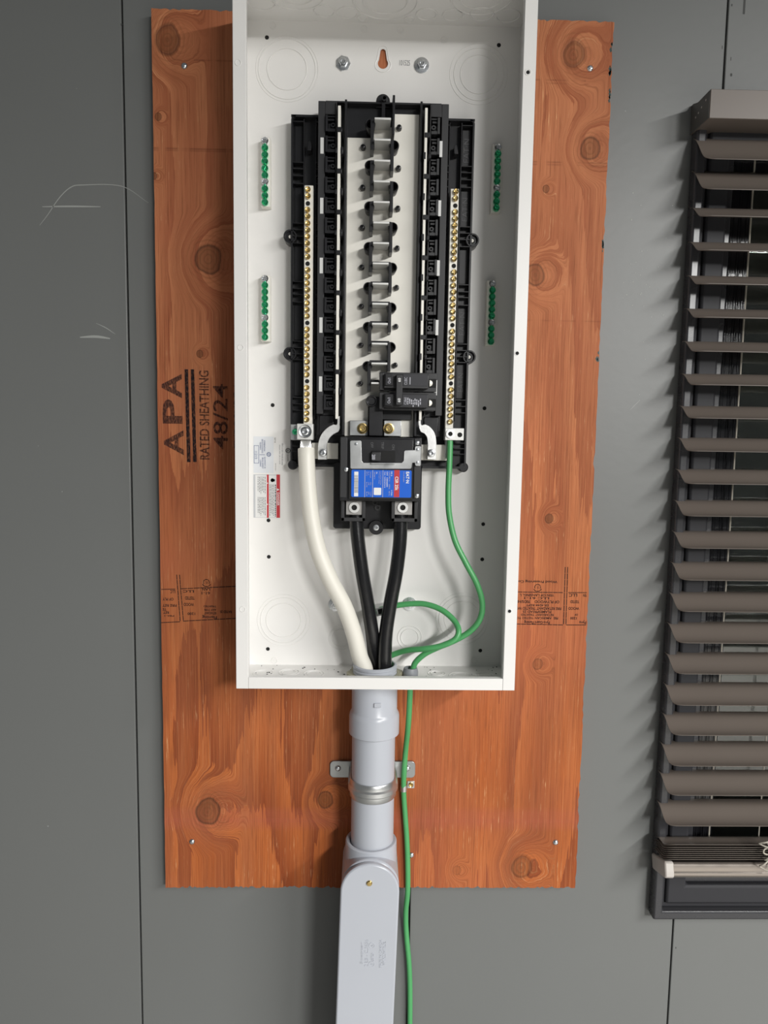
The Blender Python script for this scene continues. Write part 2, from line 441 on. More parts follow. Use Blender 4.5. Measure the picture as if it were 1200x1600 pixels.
for k in range(70):
    u_, v_ = (rf_.gauss(1000, 22), rf_.gauss(440, 70)) if k < 45 else (rf_.uniform(10, 1030), rf_.uniform(20, 1580))
    if 225 < u_ < 965: continue
    x, z = at(u_, v_, 0); s_ = rf_.uniform(.0003, .0008); b.box(x - s_, x + s_, -.00012, .0001, z - s_, z + s_ * rf_.uniform(.6, 2))
fk = b.build('paint_flecks', M['scuff'], wall, smooth=False); fk['kind'] = 'stuff'
tag(MB().box(-3, 4, -6, .012, -1.10, -1.05).build('floor', M['floor']), kind='structure')
tag(MB().box(-.6, 2.4, .35, .37, -1.05, 1.95).build('dark_window_backing', M['night']), kind='structure')  # unseen backing added behind the glass so the panes look dark

# window behind the blind
win = tag(bpy.data.objects.new('window_1', None), kind='structure'); C.objects.link(win); win.location = (.9, 0, -.05)


def rect_frame(name, x0, x1, z0, z1, w, y0, y1, m, bev):
    b = MB(); o_ = [(x0, z0), (x1, z0), (x1, z1), (x0, z1)]; i_ = [(x0 + w, z0 + w), (x1 - w, z0 + w), (x1 - w, z1 - w), (x0 + w, z1 - w)]
    V = {}
    for t, pts in (('o', o_), ('i', i_)):
        for k, (x, z) in enumerate(pts):
            for yy in (y0, y1): V[t, k, yy] = b.bm.verts.new((x, yy, z))
    for k in range(4):
        j = (k + 1) % 4
        for A in (('o', 'o'), ('i', 'i')):
            b.bm.faces.new((V[A[0], k, y0], V[A[0], j, y0], V[A[0], j, y1], V[A[0], k, y1]))
        for yy in (y0, y1): b.bm.faces.new((V['o', k, yy], V['o', j, yy], V['i', j, yy], V['i', k, yy]))
    return b.build(name, m, win, bev=bev)


X1 = 1.316
rect_frame('outer_casing', .4235, X1 + .0, -.050, 1.118, .0135, -.020, 0, M['frame'], .003)
rect_frame('stop_bead', .4372, X1 - .0137, -.0365, 1.104, .007, -.008, .004, M['frame2'], .0015)
rect_frame('inner_casing', .4442, X1 - .0207, -.0295, 1.097, .030, -.013, .02, M['frame2'], .004)
rect_frame('sash_rail', .4742, X1 - .0507, .0005, 1.067, .010, -.004, .024, M['frame'], .002)
rect_frame('glazing_sash', .4842, X1 - .0607, .0105, 1.057, .034, .008, .024, M['sash'], .001)
for k in range(9):
    MB().lathe((.4868 + k * .0036, .0088, 0), [(.0010 + .0007 * (k * 5 % 3) / 2, .0125), (.0010 + .0007 * (k * 5 % 3) / 2, 1.055)], 'z', 12).build('sash_rib', M['sash'], win)
MB().box(.517, X1 - .0947 + .001, .014, .018, .043, 1.024).build('pane', M['glass'], win)
MB().box(.860, .885, .006, .026, .043, 1.024).build('meeting_stile', M['sash'], win, bev=.001)

# ================================================================== PLYWOOD BOARD
BF = -.018
H = 1.2195
ply = thing('plywood_board', (0, BF, 0), 'large reddish-brown plywood sheet with knots and stamped lettering on the grey wall', 'board')
out = []
rn = random.Random(3)


def edge(p, q_, n, amp, nrm):
    for k in range(n):
        t = k / n; a = amp * rn.random() ** 3
        out.append((p[0] + (q_[0] - p[0]) * t + nrm[0] * a, p[1] + (q_[1] - p[1]) * t + nrm[1] * a))


edge((-.3048, 0), (.3048, 0), 170, .0035, (0, 1)); edge((.3048, 0), (.3048, H), 150, .0022, (-1, 0))
edge((.3048, H), (-.3048, H), 150, .0025, (0, -1)); edge((-.3048, H), (-.3048, 0), 60, .0008, (1, 0))
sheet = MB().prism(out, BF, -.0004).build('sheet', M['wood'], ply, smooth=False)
screw_pan = MB().lathe((0, 0, 0), [(.0001, -.0026), (.0022, -.0024), (.0038, -.0014), (.0044, 0), (.0044, .0006)], 'y', 18)
screw_pan.box(-.0021, .0021, -.0029, -.0024, -.0004, .0004).box(-.0004, .0004, -.0029, -.0024, -.0021, .0021)
ME_SCREW = screw_pan.mesh('pan_screw', M['zinc'])
for (a, b_) in ((288, 103), (922, 107), (300, 1315), (868, 1316)):
    x, z = at(a, b_, BF); inst('screw', ME_SCREW, (x, BF, z), ply)
x, z = at(642.5, 1336, BF); inst('screw', ME_SCREW, (x, BF, z), ply)

rp_ = random.Random(4)
M['teal'] = mat('dark_teal_paint', (.012, .040, .036), .5)
for (v0, v1, n_) in ((66, 78, 5), (92, 116, 8), (140, 160, 5), (375, 392, 6), (548, 566, 3)):
    for k in range(n_):
        x, z = at(950, rp_.uniform(v0, v1), BF); w_ = rp_.uniform(.0008, .0026); x = .3036 - rp_.uniform(0, .0020)
        MB().prism([(x - w_, z), (x, z + w_ * 1.6), (x + w_ * .5, z - w_), (x - w_ * .3, z - w_ * 1.8)], BF - .0002, BF + .002).build('paint_smear', M['teal'], ply, smooth=False)

ST = BF - .00012


def ptxt(s, u0, u1, v0, v1, rot, bold=0., name='stamp_lettering', m='stamp', Y=ST, par=ply):
    return letters(name, s, pbox(u0, u1, v0, v1, Y), Y, M[m], par, rot, 0, bold)


ptxt('A', 252.5, 284, 584, 622, 90, .03); ptxt('P', 254, 285, 624, 662, 90, .03); ptxt('A', 256, 287, 672, 711, 90, .03)
for (u0, u1) in ((290.5, 296), (300, 305.5)):
    x0, x1, z0, z1 = pbox(u0, u1, 577, 722, ST); dx = .0038
    MB().prism([(x0 + dx * .2, z0), (x1 + dx * .2, z0), (x1 - dx * .3, z1), (x0 - dx * .3, z1)], ST, ST + .0001).build('stamp_bar', M['stamp'], ply, smooth=False)
ptxt('RATED SHEATHING', 311.5, 327, 579, 718, 90, .018); ptxt('48/24', 333, 356, 600, 702, 90, .005); ptxt('EXPOSURE 1', 365, 385, 602, 700, 90, .01)


def rule(u0, v0, u1, v1, w=.0011):
    p, q_ = at(u0, v0, ST), at(u1, v1, ST); n = 9; b = MB()
    for k in range(n):
        t0, t1 = k / n, (k + .93) / n
        b.ribbon([(p[0] + (q_[0] - p[0]) * t, p[1] + (q_[1] - p[1]) * t) for t in (t0, t1)], w, ST, ST + .0001)
    return b.build('stamp_rule', M['mill'], ply, smooth=False)


for seg_ in ((809, 925, 880, 926), (888, 926, 917, 926), (806, 975, 880, 976.5), (884.5, 976.5, 916, 976.5), (883.2, 886, 880.5, 976), (887, 886, 884.5, 976),
             (252, 921, 274, 920.5), (283, 920, 372, 916), (252, 973, 281.5, 971.5), (286, 970.5, 372, 966), (276, 898, 281.5, 971), (280.5, 898, 286.5, 970)): rule(*seg_)
for s, u0, u1, v0, v1 in (('YEN OF LANSING, L', 812, 866, 927.5, 932), ('LLC 61-1', 819, 858, 933, 936.5), ('OF PLYWOOD    70DS/HR', 806, 874, 938, 942.5), ('ER-4244 REPT', 822, 857, 944, 947.5),
                          ('FIRE RETARDANT TREATED WO', 806, 877, 948.5, 953), ('FLAMESPREAD 25', 817, 861, 954, 958), ('RETARDANT TREATED', 814, 865, 959, 962.5), ('PBS', 865, 872, 964, 968),
                          ('AMERICAN TESTED TO', 807, 862, 964, 967.5), ('Pyro-Guard Flaming', 819, 859, 969, 975), ('Wood Preserving Co', 810, 871, 906, 911),
                          ('LLC', 889, 902, 927.5, 932.5), ('YEN', 911, 917, 928, 932.5), ('TESTED', 891, 905, 938, 942.5), ('WOOD', 888, 905, 948.5, 953), ('OF', 898, 903, 959, 962), ('1200', 891, 901, 964, 968), ('Pyro', 905, 916, 969, 975),
                          ('LLC', 286, 303, 922, 926), ('LLC', 266, 274, 922, 927), ('TESTED', 289, 304, 932, 937), ('OF PLY', 254, 271, 934, 938.5), ('WOOD', 287, 303, 942, 947), ('FIRE RET', 254, 276, 944, 948),
                          ('TE', 254, 260, 950, 954), ('RET', 255, 264, 955, 959), ('PBS-1', 257, 272, 961, 963.5), ('1200', 293, 305, 957, 961), ('LAN', 316, 328, 919, 923), ('61-1', 315, 328, 924.5, 929),
                          ('TREATED', 318, 338, 946, 949), ('ANT TYPE', 319, 338, 951, 954.5), ('RETARDANT', 319, 338, 956, 960), ('Flaming', 316, 339, 961, 967), ('RATED 25', 344, 362, 954, 958)):
    ptxt(s, u0, u1, v0, v1, 180, .024, m='mill')
for (u0, v0) in ((840, 917.5), (322.5, 910)):
    x, z = at(u0, v0, ST)
    MB().lathe((x, 0, z), [(.0037, ST), (.0047, ST), (.0047, ST + .0001), (.0037, ST + .0001)], 'y', 24, math.radians(-30), math.radians(210), closed=True).build('stamp_seal', M['stamp'], ply)
    MB().lathe((x, 0, z), [(.0055, ST), (.0066, ST), (.0066, ST + .0001), (.0055, ST + .0001)], 'y', 16, math.radians(205), math.radians(335), closed=True).build('stamp_seal', M['stamp'], ply)
    letters('stamp_lettering', 'R', (x - .0018, x + .0018, z - .002, z + .002), ST, M['stamp'], ply, 180)

# ================================================================== PANEL ENCLOSURE
BX0, BX1, BZ0, BZ1, BY, FY = -.1815, .1815, .3395, 1.2085, -.0205, -.117
T = .0014
box = thing('panel_enclosure', (0, BY, BZ0), 'tall open white steel electrical enclosure mounted on the plywood sheet', 'electrical panel')
# back sheet with a real keyhole
bm = bmesh.new()


def loop(pts): v = [bm.verts.new((x, BY, z)) for x, z in pts]; return [bm.edges.new((v[i], v[(i + 1) % len(v)])) for i in range(len(v))]


kx, kz = -.0012, 1.1615
key = [(kx + .0068 * math.cos(t), kz - .004 + .0068 * math.sin(t)) for t in [math.radians(140 + k * 20) for k in range(14)]]
key += [(kx + .0036 * math.cos(t), kz + .0105 + .0036 * math.sin(t)) for t in [math.radians(k * 22.5) for k in range(9)]]
es = loop([(BX0, BZ0), (BX1, BZ0), (BX1, BZ1), (BX0, BZ1)]) + loop(key)
bmesh.ops.triangle_fill(bm, edges=es, use_beauty=True)
me = bpy.data.meshes.new('back_plate'); bmesh.ops.recalc_face_normals(bm, faces=bm.faces); bm.to_mesh(me); bm.free(); me.materials.append(M['white'])
bp_ = bpy.data.objects.new('back_plate', me); C.objects.link(bp_); hold(bp_, box)
sm = bp_.modifiers.new('sheet', 'SOLIDIFY'); sm.thickness = .0012; sm.offset = 0
kr = MB(); kr.tube([(x * 1.0 + (x - kx) * .55, BY - .0004, z + (z - kz - .002) * .32) for x, z in key + key[:1]], .0009, 8, False); kr.build('keyhole_rim', M['white'], box)
MB().box(BX0, BX0 + T, FY, BY, BZ0, BZ1).box(BX0, BX0 + .0155, FY - T, FY, BZ0, BZ1).box(BX0 + .0148, BX0 + .0155 + .0004, FY - .0003, FY + .008, BZ0, BZ1).build('side_wall', M['white'], box, bev=.0004)
MB().box(BX1 - T, BX1, FY, BY, BZ0, BZ1).box(BX1 - .0155, BX1, FY - T, FY, BZ0, BZ1).box(BX1 - .0155 - .0004, BX1 - .0148, FY - .0003, FY + .008, BZ0, BZ1).build('side_wall', M['white'], box, bev=.0004)
MB().box(BX0 + T, BX1 - T, FY, BY, BZ1 - T, BZ1).box(BX0 + .0155, BX1 - .0155, FY - T, FY, BZ1 - .012, BZ1).build('top_wall', M['white'], box, bev=.0004)
bm = bmesh.new()
es = []
for pts in ([(BX0 + T, FY), (BX1 - T, FY), (BX1 - T, BY), (BX0 + T, BY)], [(-.0010 + .0306 * math.cos(t), -.069 + .0306 * math.sin(t)) for t in [math.pi * k / 20 for k in range(40)]],
            [(.0478 + .0062 * math.cos(t), -.069 + .0062 * math.sin(t)) for t in [math.pi * k / 8 for k in range(16)]]):
    v = [bm.verts.new((x, y, BZ0 + T / 2)) for x, y in pts]; es += [bm.edges.new((v[i], v[(i + 1) % len(v)])) for i in range(len(v))]
bmesh.ops.triangle_fill(bm, edges=es, use_beauty=True)
me = bpy.data.meshes.new('bottom_wall'); bmesh.ops.recalc_face_normals(bm, faces=bm.faces); bm.to_mesh(me); bm.free(); me.materials.append(M['white'])
fl_ = bpy.data.objects.new('bottom_wall', me); C.objects.link(fl_); hold(fl_, box)
sm = fl_.modifiers.new('sheet', 'SOLIDIFY'); sm.thickness = T; sm.offset = 0
MB().box(BX0 + .0158, BX1 - .0158, FY - T, FY, BZ0, BZ0 + .0155).box(BX0 + .0158, BX1 - .0158, FY, FY + .008, BZ0 + .0145, BZ0 + .0155).build('bottom_lip', M['white'], box, bev=.0004)
for (a, b_, rr, m_) in ((372, 98, .0034, 'white'), (376, 543, .0034, 'white'), (379, 952, .0034, 'white'), (825, 113, .0034, 'white'), (808, 552, .0026, 'white'), (796, 955, .0026, 'white')):
    x, z = at(a, b_, FY - T)
    MB().torus((x, FY - T, z), rr, .0006, seg=20).build('flange_hole_rim', M['white'], box)
    if a > 700: MB().disc(x, z, .0022, FY - T - .0003, FY - T + .0002, 14).build('flange_hole', M['hole'], box)  # black disc paints the shade inside the flange hole
# knockouts
SY = BY - .0008
for (a, b_, radii) in ((448.5, 108, (.0260, .0375, .041)), (748, 116, (.0245, .033, .0385)), (443, 969, (.0245, .0325, .0370)), (722, 967, (.0255, .0330, .0375)), (532, 997, (.0125, .0170)), (640, 996, (.0125, .0170))):
    x, z = at(a, b_, SY); b = MB()
    for k, rr in enumerate(radii): b.torus((x, SY, z), rr, .0007 if k < 2 else .0004, seg=56)
    b.build('knockout', M['white'], box)
for (a, b_) in ((426.5, 40), (569, 45), (626, 47), (694, 62), (428.5, 1032), (741, 1032), (613, 1029)):
    x, z = at(a, b_, SY); MB().torus((x, SY, z), .0042, .0004, seg=20).disc(x, z, .0016, SY - .0004, SY, 10).build('weld_dimple', M['white'], box)
for (x, y, rr, two) in ((-.156, -.062, .0175, 0), (-.112, -.085, .026, 1), (-.0775, -.046, .013, 0), (-.0480, -.044, .013, 0), (0, -.072, .0275, 1), (-.029, -.033, .006, 0), (.032, -.033, .006, 0), (.0535, -.046, .013, 0),
                       (.0875, -.046, .013, 0), (.124, -.050, .0150, 0), (.158, -.048, .0150, 0), (.118, -.086, .026, 1)):
    b = MB().torus((x, y, BZ1 - T - .0002), rr, .0011, 'z', 40)
    if two: b.torus((x, y, BZ1 - T - .0002), rr * 1.45, .0011, 'z', 40)
    b.build('knockout', M['white'], box)
for (x, y, rr) in ((-.155, -.06, .014), (-.12, -.055, .014), (-.085, -.06, .014), (.085, -.055, .012), (.118, -.065, .0165), (.152, -.06, .012)):
    MB().torus((x, y, BZ0 + T + .0001), rr, .0005, 'z', 32).torus((x, y, BZ0 + T + .0001), rr * .7, .0005, 'z', 32).build('knockout', M['white'], box)
for (a, b_) in ((417, 58.5), (779.5, 70.5), (426, 633), (757, 638), (419.5, 813), (755, 819), (420, 870), (753.5, 874), (418.5, 1014), (750.5, 1016.5)):
    x, z = at(a, b_, SY); MB().disc(x, z, .0022, BY - .0010, BY, 14).torus((x, BY - .0008, z), .0024, .0003, seg=16).build('mounting_hole', M['hole'], box)  # black discs painted in for the shade of open holes
for (a, b_, hexed) in ((536, 98, 1), (659, 101, 0), (640, 944, 0), (524, 945, 0)):
    x, z = at(a, b_, BY - .003)
    b = MB().lathe((x, BY, z), [(.0098, -.0006), (.0098, -.0022), (.0040, -.0026)], 'y', 7 if hexed else 22)
    b.lathe((x, BY, z), [(.0058, -.0022), (.0056, -.0058), (.0046, -.0068), (.0030, -.0070), (.0026, -.0055), (.0001, -.0055)], 'y', 6)
    b.build('mounting_bolt', M['zinc'], box)
letters('printed_number', '101525', pbox(624, 640.5, 94, 102.5, SY), SY - .0001, M['inkgrey'], box)

# danger label and rating label stuck on the back sheet
LY = BY - .0009


def lab_quad(u0, u1, v0, v1, name, m, par, dy=0.):
    x0, x1, z0, z1 = pbox(u0, u1, v0, v1, LY); return MB().box(x0, x1, LY - dy, LY - dy + .0002, z0, z1).build(name, M[m], par, smooth=False)


dl = lab_quad(396, 437.5, 741.5, 809, 'danger_label', 'lblgrey', box); dl['label'] = 'white and red danger label with small print'
lab_quad(399, 437, 742.5, 808.5, 'label_field', 'lblwhite', dl, .0001); lab_quad(432, 437.5, 741.5, 809, 'red_band', 'lblred', dl, .0002); lab_quad(417, 420, 741.5, 809, 'red_band', 'lblred', dl, .0002)
letters('label_lettering', 'DANGER', pbox(433, 436.5, 769.5, 790, LY), LY - .0004, M['inkwhite'], dl, -90, 0, .01)
x, z = at(434.8, 765, LY); MB().flat([(x + .0016, z), (x - .0016, z + .0018), (x - .0016, z - .0018)], LY - .0004).build('warning_mark', M['inkwhite'], dl, smooth=False)
for v in (755, 788):
    x, z = at(418.5, v, LY); MB().flat([(x + .0009, z), (x - .0009, z + .0011), (x - .0009, z - .0011)], LY - .0004).build('warning_mark', M['inkwhite'], dl, smooth=False)
x, z = at(425.7, 750.3, LY)
MB().lathe((x, 0, z), [(.0001, LY - .0004), (.0026, LY - .0004)], 'y', 16).box(x - .001, x + .0035, LY - .0004, LY - .0003, z - .0016, z + .0016).build('shock_pictogram', M['ink'], dl)
zz = [at(430, v, LY)[1] for v in (757, 806, 745, 772, 777, 806)]
xs = lambda u: at(u, 775, LY)[0]
word_lines('small_print', [(xs(429.7), zz[0], zz[0] - zz[1] + .001, .0012)], LY - .0003, M['ink'], dl)
word_lines('small_print', [(xs(u), zz[0], zz[0] - zz[1] - .002 * (k % 3), .0007) for k, u in enumerate((427, 425, 423, 421.2))], LY - .0003, M['inkgrey'], dl)
word_lines('small_print', [(xs(u), zz[2], zz[2] - zz[3] - .002 * (k % 3), .0008) for k, u in enumerate((414, 411.6, 409.4, 407.2, 405, 402.8))] +
           [(xs(u), zz[4], zz[4] - zz[5] - .002 * (k % 3), .0008) for k, u in enumerate((414, 411.6, 409.4, 407.2, 405, 402.8))], LY - .0003, M['inkgrey'], dl)
rl = lab_quad(396, 427.5, 682, 739, 'rating_label', 'lblpale', box); rl['label'] = 'pale rating label with boxed number'
x0, x1, z0, z1 = pbox(396.8, 404.5, 696, 724, LY); b = MB(); w = .0005
b.box(x0, x1, LY - .0002, LY, z0, z0 + w).box(x0, x1, LY - .0002, LY, z1 - w, z1).box(x0, x0 + w, LY - .0002, LY, z0, z1).box(x1 - w, x1, LY - .0002, LY, z0, z1).build('number_box', M['inkblue'], rl, smooth=False)
letters('label_lettering', '1121/3', pbox(398.3, 402, 705, 717, LY), LY - .0003, M['inkblue'], rl, -90)
for s, u0, u1, v0, v1 in (('COMBINATION', 412, 414.5, 688, 705), ('SERVICE ENTRANCE', 408.8, 411, 686, 708), ('EQUIPMENT', 405.6, 408, 691, 703), ('EQUIPEMENT DE', 412.5, 415, 714, 732), ('BRANCHEMENT', 409.3, 411.6, 715, 732), ('COMBINE', 406, 408.3, 718, 729)):
    letters('label_lettering', s, pbox(u0, u1, v0, v1, LY), LY - .0003, M['inkblue'], rl, -90)
x, z = at(420, 710, LY); MB().ring(x, z, .0022, .0030, LY - .0003, LY, 20).build('approval_mark', M['inkblue'], rl)
letters('label_lettering', 'SP', (x - .0014, x + .0014, z - .0014, z + .0014), LY - .0003, M['inkblue'], rl, -90)
b_line = pbox(405.5, 414, 710.3, 710.9, LY); MB().flat([(b_line[0], b_line[2]), (b_line[1], b_line[2]), (b_line[1], b_line[3]), (b_line[0], b_line[3])], LY - .0003).build('label_rule', M['inkblue'], rl, smooth=False)
for s, u0, u1, v0, v1 in (('EAT·N', 428.6, 431, 684, 691.5), ('84-57162-1', 430, 431.4, 724, 736), ('ENCLOSED PANELBOARD', 440, 442.4, 693, 727), ('ISSUE NO. ZI-11,218', 436, 438, 695, 725), ('US LISTED', 449, 450.6, 710, 721)):
    letters('printed_lettering', s, pbox(u0, u1, v0, v1, SY), SY - .0001, M['ink' if s[0] in 'EU' and 'ENC' not in s else 'inkgrey'], box, -90)
x, z = at(450, 704, SY); MB().ring(x, z, .0026, .0034, SY - .0003, SY, 20).build('approval_mark', M['ink'], box)
letters('printed_lettering', 'UL', (x - .0014, x + .0014, z - .0017, z + .0017), SY - .0003, M['ink'], box, -90, 0, .02)
# dark specks lying on the enclosure floor
b = MB(); rd = random.Random(11)
for k in range(90):
    x, y = rd.uniform(-.175, .175), rd.uniform(-.113, -.024); s_ = rd.uniform(.0003, .0009)
    b.box(x - s_, x + s_ * rd.uniform(.5, 1.6), y - s_, y + s_, BZ0 + T, BZ0 + T + .0006)
d_ = b.build('drilling_debris', M['hole']); tag(d_, 'fine dark drilling specks scattered on the floor of the white enclosure', 'debris', kind='stuff')

# ================================================================== BUS ASSEMBLY
bus = thing('bus_bar_assembly', (0, BY - .001, .53), 'black plastic panel interior with pale bus bars and rows of brass screws', 'bus assembly')
PB = BY - .0012


MB().prism(rrect(-.1195, .1195, .6255, 1.0812, .006), -.0315, PB).build('base_tray', M['black'], bus, bev=.0006)
RY = -.0435
for s in (-1, 1):
    b = MB(); xo = s * .1195; xi = s * .1172
    b.box(min(xo, xi), max(xo, xi), RY - .001, -.031, .630, 1.0755)
    b.box(min(xo, s * .083), max(xo, s * .083), RY - .001, -.031, 1.0785, 1.0812).box(min(xo, s * .060), max(xo, s * .060), RY - .001, -.031, .6255, .6285)
    b.prism([(s * .1195, 1.0755), (s * .1172, 1.0755)] + [(s * (.1135 + .0037 * math.cos(t)), 1.0755 + .003 * math.sin(t)) for t in [0, .5, 1.0, 1.57]] + [(s * (.1135 + .006 * math.cos(t)), 1.0752 + .006 * math.sin(t)) for t in [1.57, 1.0, .5, 0]], RY - .001, -.031)
    b.build('tray_rim', M['black'], bus)
    for xx in (.1028, .0872): MB().box(s * xx - .0007, s * xx + .0007, RY, -.031, .690, 1.0765).build('channel_rib', M['black'], bus, bev=.0003)
    for zz_ in (1.0733, 1.0223, 1.0143, 1.0055, .9958, .9455, .9374, .9292, .9202, .8708, .8617, .8542, .8442, .7931, .7847, .7763, .7687, .7185, .71, .7014, .668, .6605, .653, .6455):
        MB().box(*sorted((s * .1028, s * .1175)), RY, -.031, zz_ - .0006, zz_ + .0006).build('cross_rib', M['black'], bus, bev=.0002)
        if zz_ > .70: MB().box(*sorted((s * .083, s * .0872)), RY, -.031, zz_ - .0006, zz_ + .0006).build('cross_rib', M['black'], bus, bev=.0002)
    for zz_ in (.9285, .7763):
        MB().ring(s * .1205, zz_, .0030, .0088, -.040, PB, 24).ring(s * .1205, zz_, .0068, .0088, -.0445, -.039, 24).build('mounting_ear', M['black'], bus, bev=.0004)
        MB().disc(s * .1205, zz_, .0023, -.0412, -.0398, 14).build('ear_pin', M['tin'], bus)
    # pads between ribs and the small wire hook above the neutral bar
    for z0, z1 in ((1.024, 1.0715), (.9475, .994), (.873, .9185), (.795, .842), (.7205, .767)):
        MB().box(*sorted((s * .1045, s * .1160)), -.0335, -.031, z0, z1).build('moulded_pad', M['black2'] if s > 0 else M['black'], bus, bev=.0008)  # right pads paler: light from the right put into the colour
    MB().prism([(s * .0985, 1.036), (s * .0930, 1.036), (s * .0925, 1.044), (s * .0945, 1.0485), (s * .0970, 1.0465)], -.0475, -.031).build('wire_hook', M['black'], bus, bev=.0005)
for (z0, z1) in ((1.030, 1.060), (.955, .985), (.806, .836), (.73, .755)):
    letters('moulded_lettering', 'EAT·N', (.1068, .1142, z0, z1), -.0336, M['inkdim'], bus, 90, .0004)
x0, x1, z0, z1 = .1040, .1040, 0, 0
# foot corners of the tray
for s in (-1, 1):
    MB().lathe((s * .1165, -.030, .6275), [(.0068, .008), (.0068, -.012), (.0055, -.0135), (.0001, -.0135)], 'y', 18).build('tray_foot', M['black'], bus)
# centre tray
MB().box(-.083, .083, -.048, -.031, .6686, 1.0945).box(-.0741, .0741, -.060, -.0475, 1.0905, 1.0928).build('centre_tray', M['black'], bus, bev=.0005)
# boss at the head
hx_, hz_ = at(598.5, 157.5, -.052)
MB().prism([(hx_ - .0098, 1.089)] + arc(hx_, hz_, .0090, 175, 5, 10) + [(hx_ + .0098, 1.089)], -.052, -.030).build('head_boss', M['black'], bus, bev=.0015)
hx_, hz_ = at(600.5, 152.5, -.066)
MB().ring(hx_, hz_, .0020, .0040, -.066, -.048, 18).box(-.0026, .0022, -.062, -.048, 1.066, 1.0925).build('boss_post', M['black'], bus, bev=.0005)
PITCH = .0254; ZB = [1.0628 - PITCH * .985 * k for k in range(14)]


def tooth(s):
    b = MB(); xo, xi = (s * .0735, s * .0612) if s < 0 else (.0718, .0612)
    mn, mx = min(xo, xi), max(xo, xi)
    b.box(mn, mx, -.066, -.046, .0082, .0098).box(mn, mx, -.068, -.046, -.0098, -.0062)
    b.box(*sorted((xo, xo - s * .0028)), -.069, -.046, -.0098, .0098).box(mn, mx, -.052, -.046, -.0098, .0098)
    b.box(*sorted((s * .0700, s * .0640)), -.063, -.046, -.0055, .0015).box(*sorted((s * .0710, s * .0625)), -.0655, -.046, .0042, .0064)
    b.ring(s * .0640, -.0015, .0013, .0029, -.067, -.05, 12)
    return b.mesh('breaker_hook', M['black2'] if s > 0 else M['black'])  # right hooks paler, light from that side painted into the plastic


for s in (-1, 1):
    b = MB().box(*sorted((s * .083, s * .0742)), -.0655, -.047, .6965, 1.0900).box(*sorted((s * .0742, s * .0605)), -.0655, -.047, 1.074, 1.0900).box(*sorted((s * .0605, s * .0592)), -.069, -.047, .6965, 1.088)
    b.build('breaker_rail', M['black2'], bus, bev=.0005)
    tm = tooth(s)
    for k in range(15): inst('breaker_hook', tm, (0, 0, 1.0605 - PITCH * .985 * k + .0015), bus)
    zs = [at(503 if s < 0 else 690, v, -.066)[1] for v in ((227.5, 321.5, 415, 508, 600) if s < 0 else (233, 325.5, 419, 512, 606))]
    for z in zs: MB().box(*((-.0800, -.0757) if s < 0 else (.0722, .0758)), -.0662, -.0650, z - .0098, z + .0098).build('slot_stand_in', M['alum'] if s < 0 else M['lblwhite'], bus, smooth=False)  # plates stand in for open slots; brighter right side put into the colour
    MB().box(*((-.0576, -.0540) if s < 0 else (.0518, .0552)), -.078, -.047, .690, 1.0797).build('neutral_rail', M['tin'], bus, bev=.0004)
    for k in range(14):
        z = ZB[k] - .012 - (.004 if s > 0 else .0)
        if k % 2 == 0: MB().box(*sorted((s * .0585, s * .0520)), -.0792, -.055, z - .0030, z + .0030).build('rail_clip', M['black'], bus, bev=.0006)
        else: MB().box(*sorted((s * .0538, s * .0505)), -.0785, -.050, z - .0040, z + .0045).box(*sorted((s * .0605, s * .0577)), -.0785, -.050, z - .003, z + .003).build('rail_clip', M['black'], bus, bev=.0006)
    MB().box(*sorted((s * .0492, s * .0464)), -.0705, -.047, .6686, 1.0905).build('bus_wall', M['black'], bus, bev=.0005)
    MB().prism([(s * .080, .695), (s * .0605, .695), (s * .0605, .668), (s * .080, .668)], -.052, -.031).build('rail_end_block', M['black'], bus, bev=.001)
# bus bars with their fingers
FX0, FX1 = -.0140, .0118


def bus_outline(side):
    xo = side * .0458; pts = []
    xi = -.0150 if side < 0 else .0125
    far = .0105 if side < 0 else -.0125
    top = ZB[1] + .0125 if side < 0 else ZB[0] + .0178
    ks = [k for k in range(14) if (k % 2 == 1) == (side < 0)]
    pts = [(xo, .668), (xo, top), (xi, top)]
    for k in ks:
        pts += [(xi, ZB[k] + .0015), (far, ZB[k] + .0015), (far, ZB[k] - .0205), (xi, ZB[k] - .0205)]
    pts += [(xi, .668)]
    return pts


for side in (-1, 1): MB().prism(bus_outline(side), -.0545, -.047).build('bus_bar', M['tin'], bus, smooth=False)
for k, z in enumerate(ZB):
    MB().box(-.0115, .0088 if k < 13 else -.0012, -.0875, -.0540, z - .0024, z + .0001).build('stab', M['alum'], bus, bev=.0004)
    sd = -1 if k % 2 == 0 else 1
    xs0, xs1 = (-.0165, -.0120) if sd < 0 else (.0093, .0133)
    bt = -.0395 if k < 13 else -.030
    w_ = MB()
    if k < 13: w_.box(xs0, xs1, -.0790, -.053, z + bt + .004, z + .002)
    if k: w_.box(-.0140, .0115 if k < 13 else -.0012, -.0725, -.053, z + .0018, z + .0042)
    cx = -.0168 if sd < 0 else .0135
    if k < 13: w_.lathe((cx, 0, z - .0040), [(.0052, -.053), (.0066, -.0765), (.0056, -.0785), (.0046, -.0765), (.0046, -.053)], 'y', 18)
    w_.build('insulating_barrier', M['black'], bus, bev=.0004)
    px_ = .0203 if k % 2 == 0 else -.0258
    MB().lathe((px_, 0, z - .0002), [(.0036, -.054), (.0034, -.0600), (.0026, -.0622), (.0012, -.0626), (.0010, -.0600), (.0001, -.0600)], 'y', 14).build('retaining_peg', M['black'], bus)
MB().box(.0108, .0138, -.0815, -.047, ZB[0] - .017, 1.0925).build('insulating_barrier', M['black'], bus, bev=.0005)
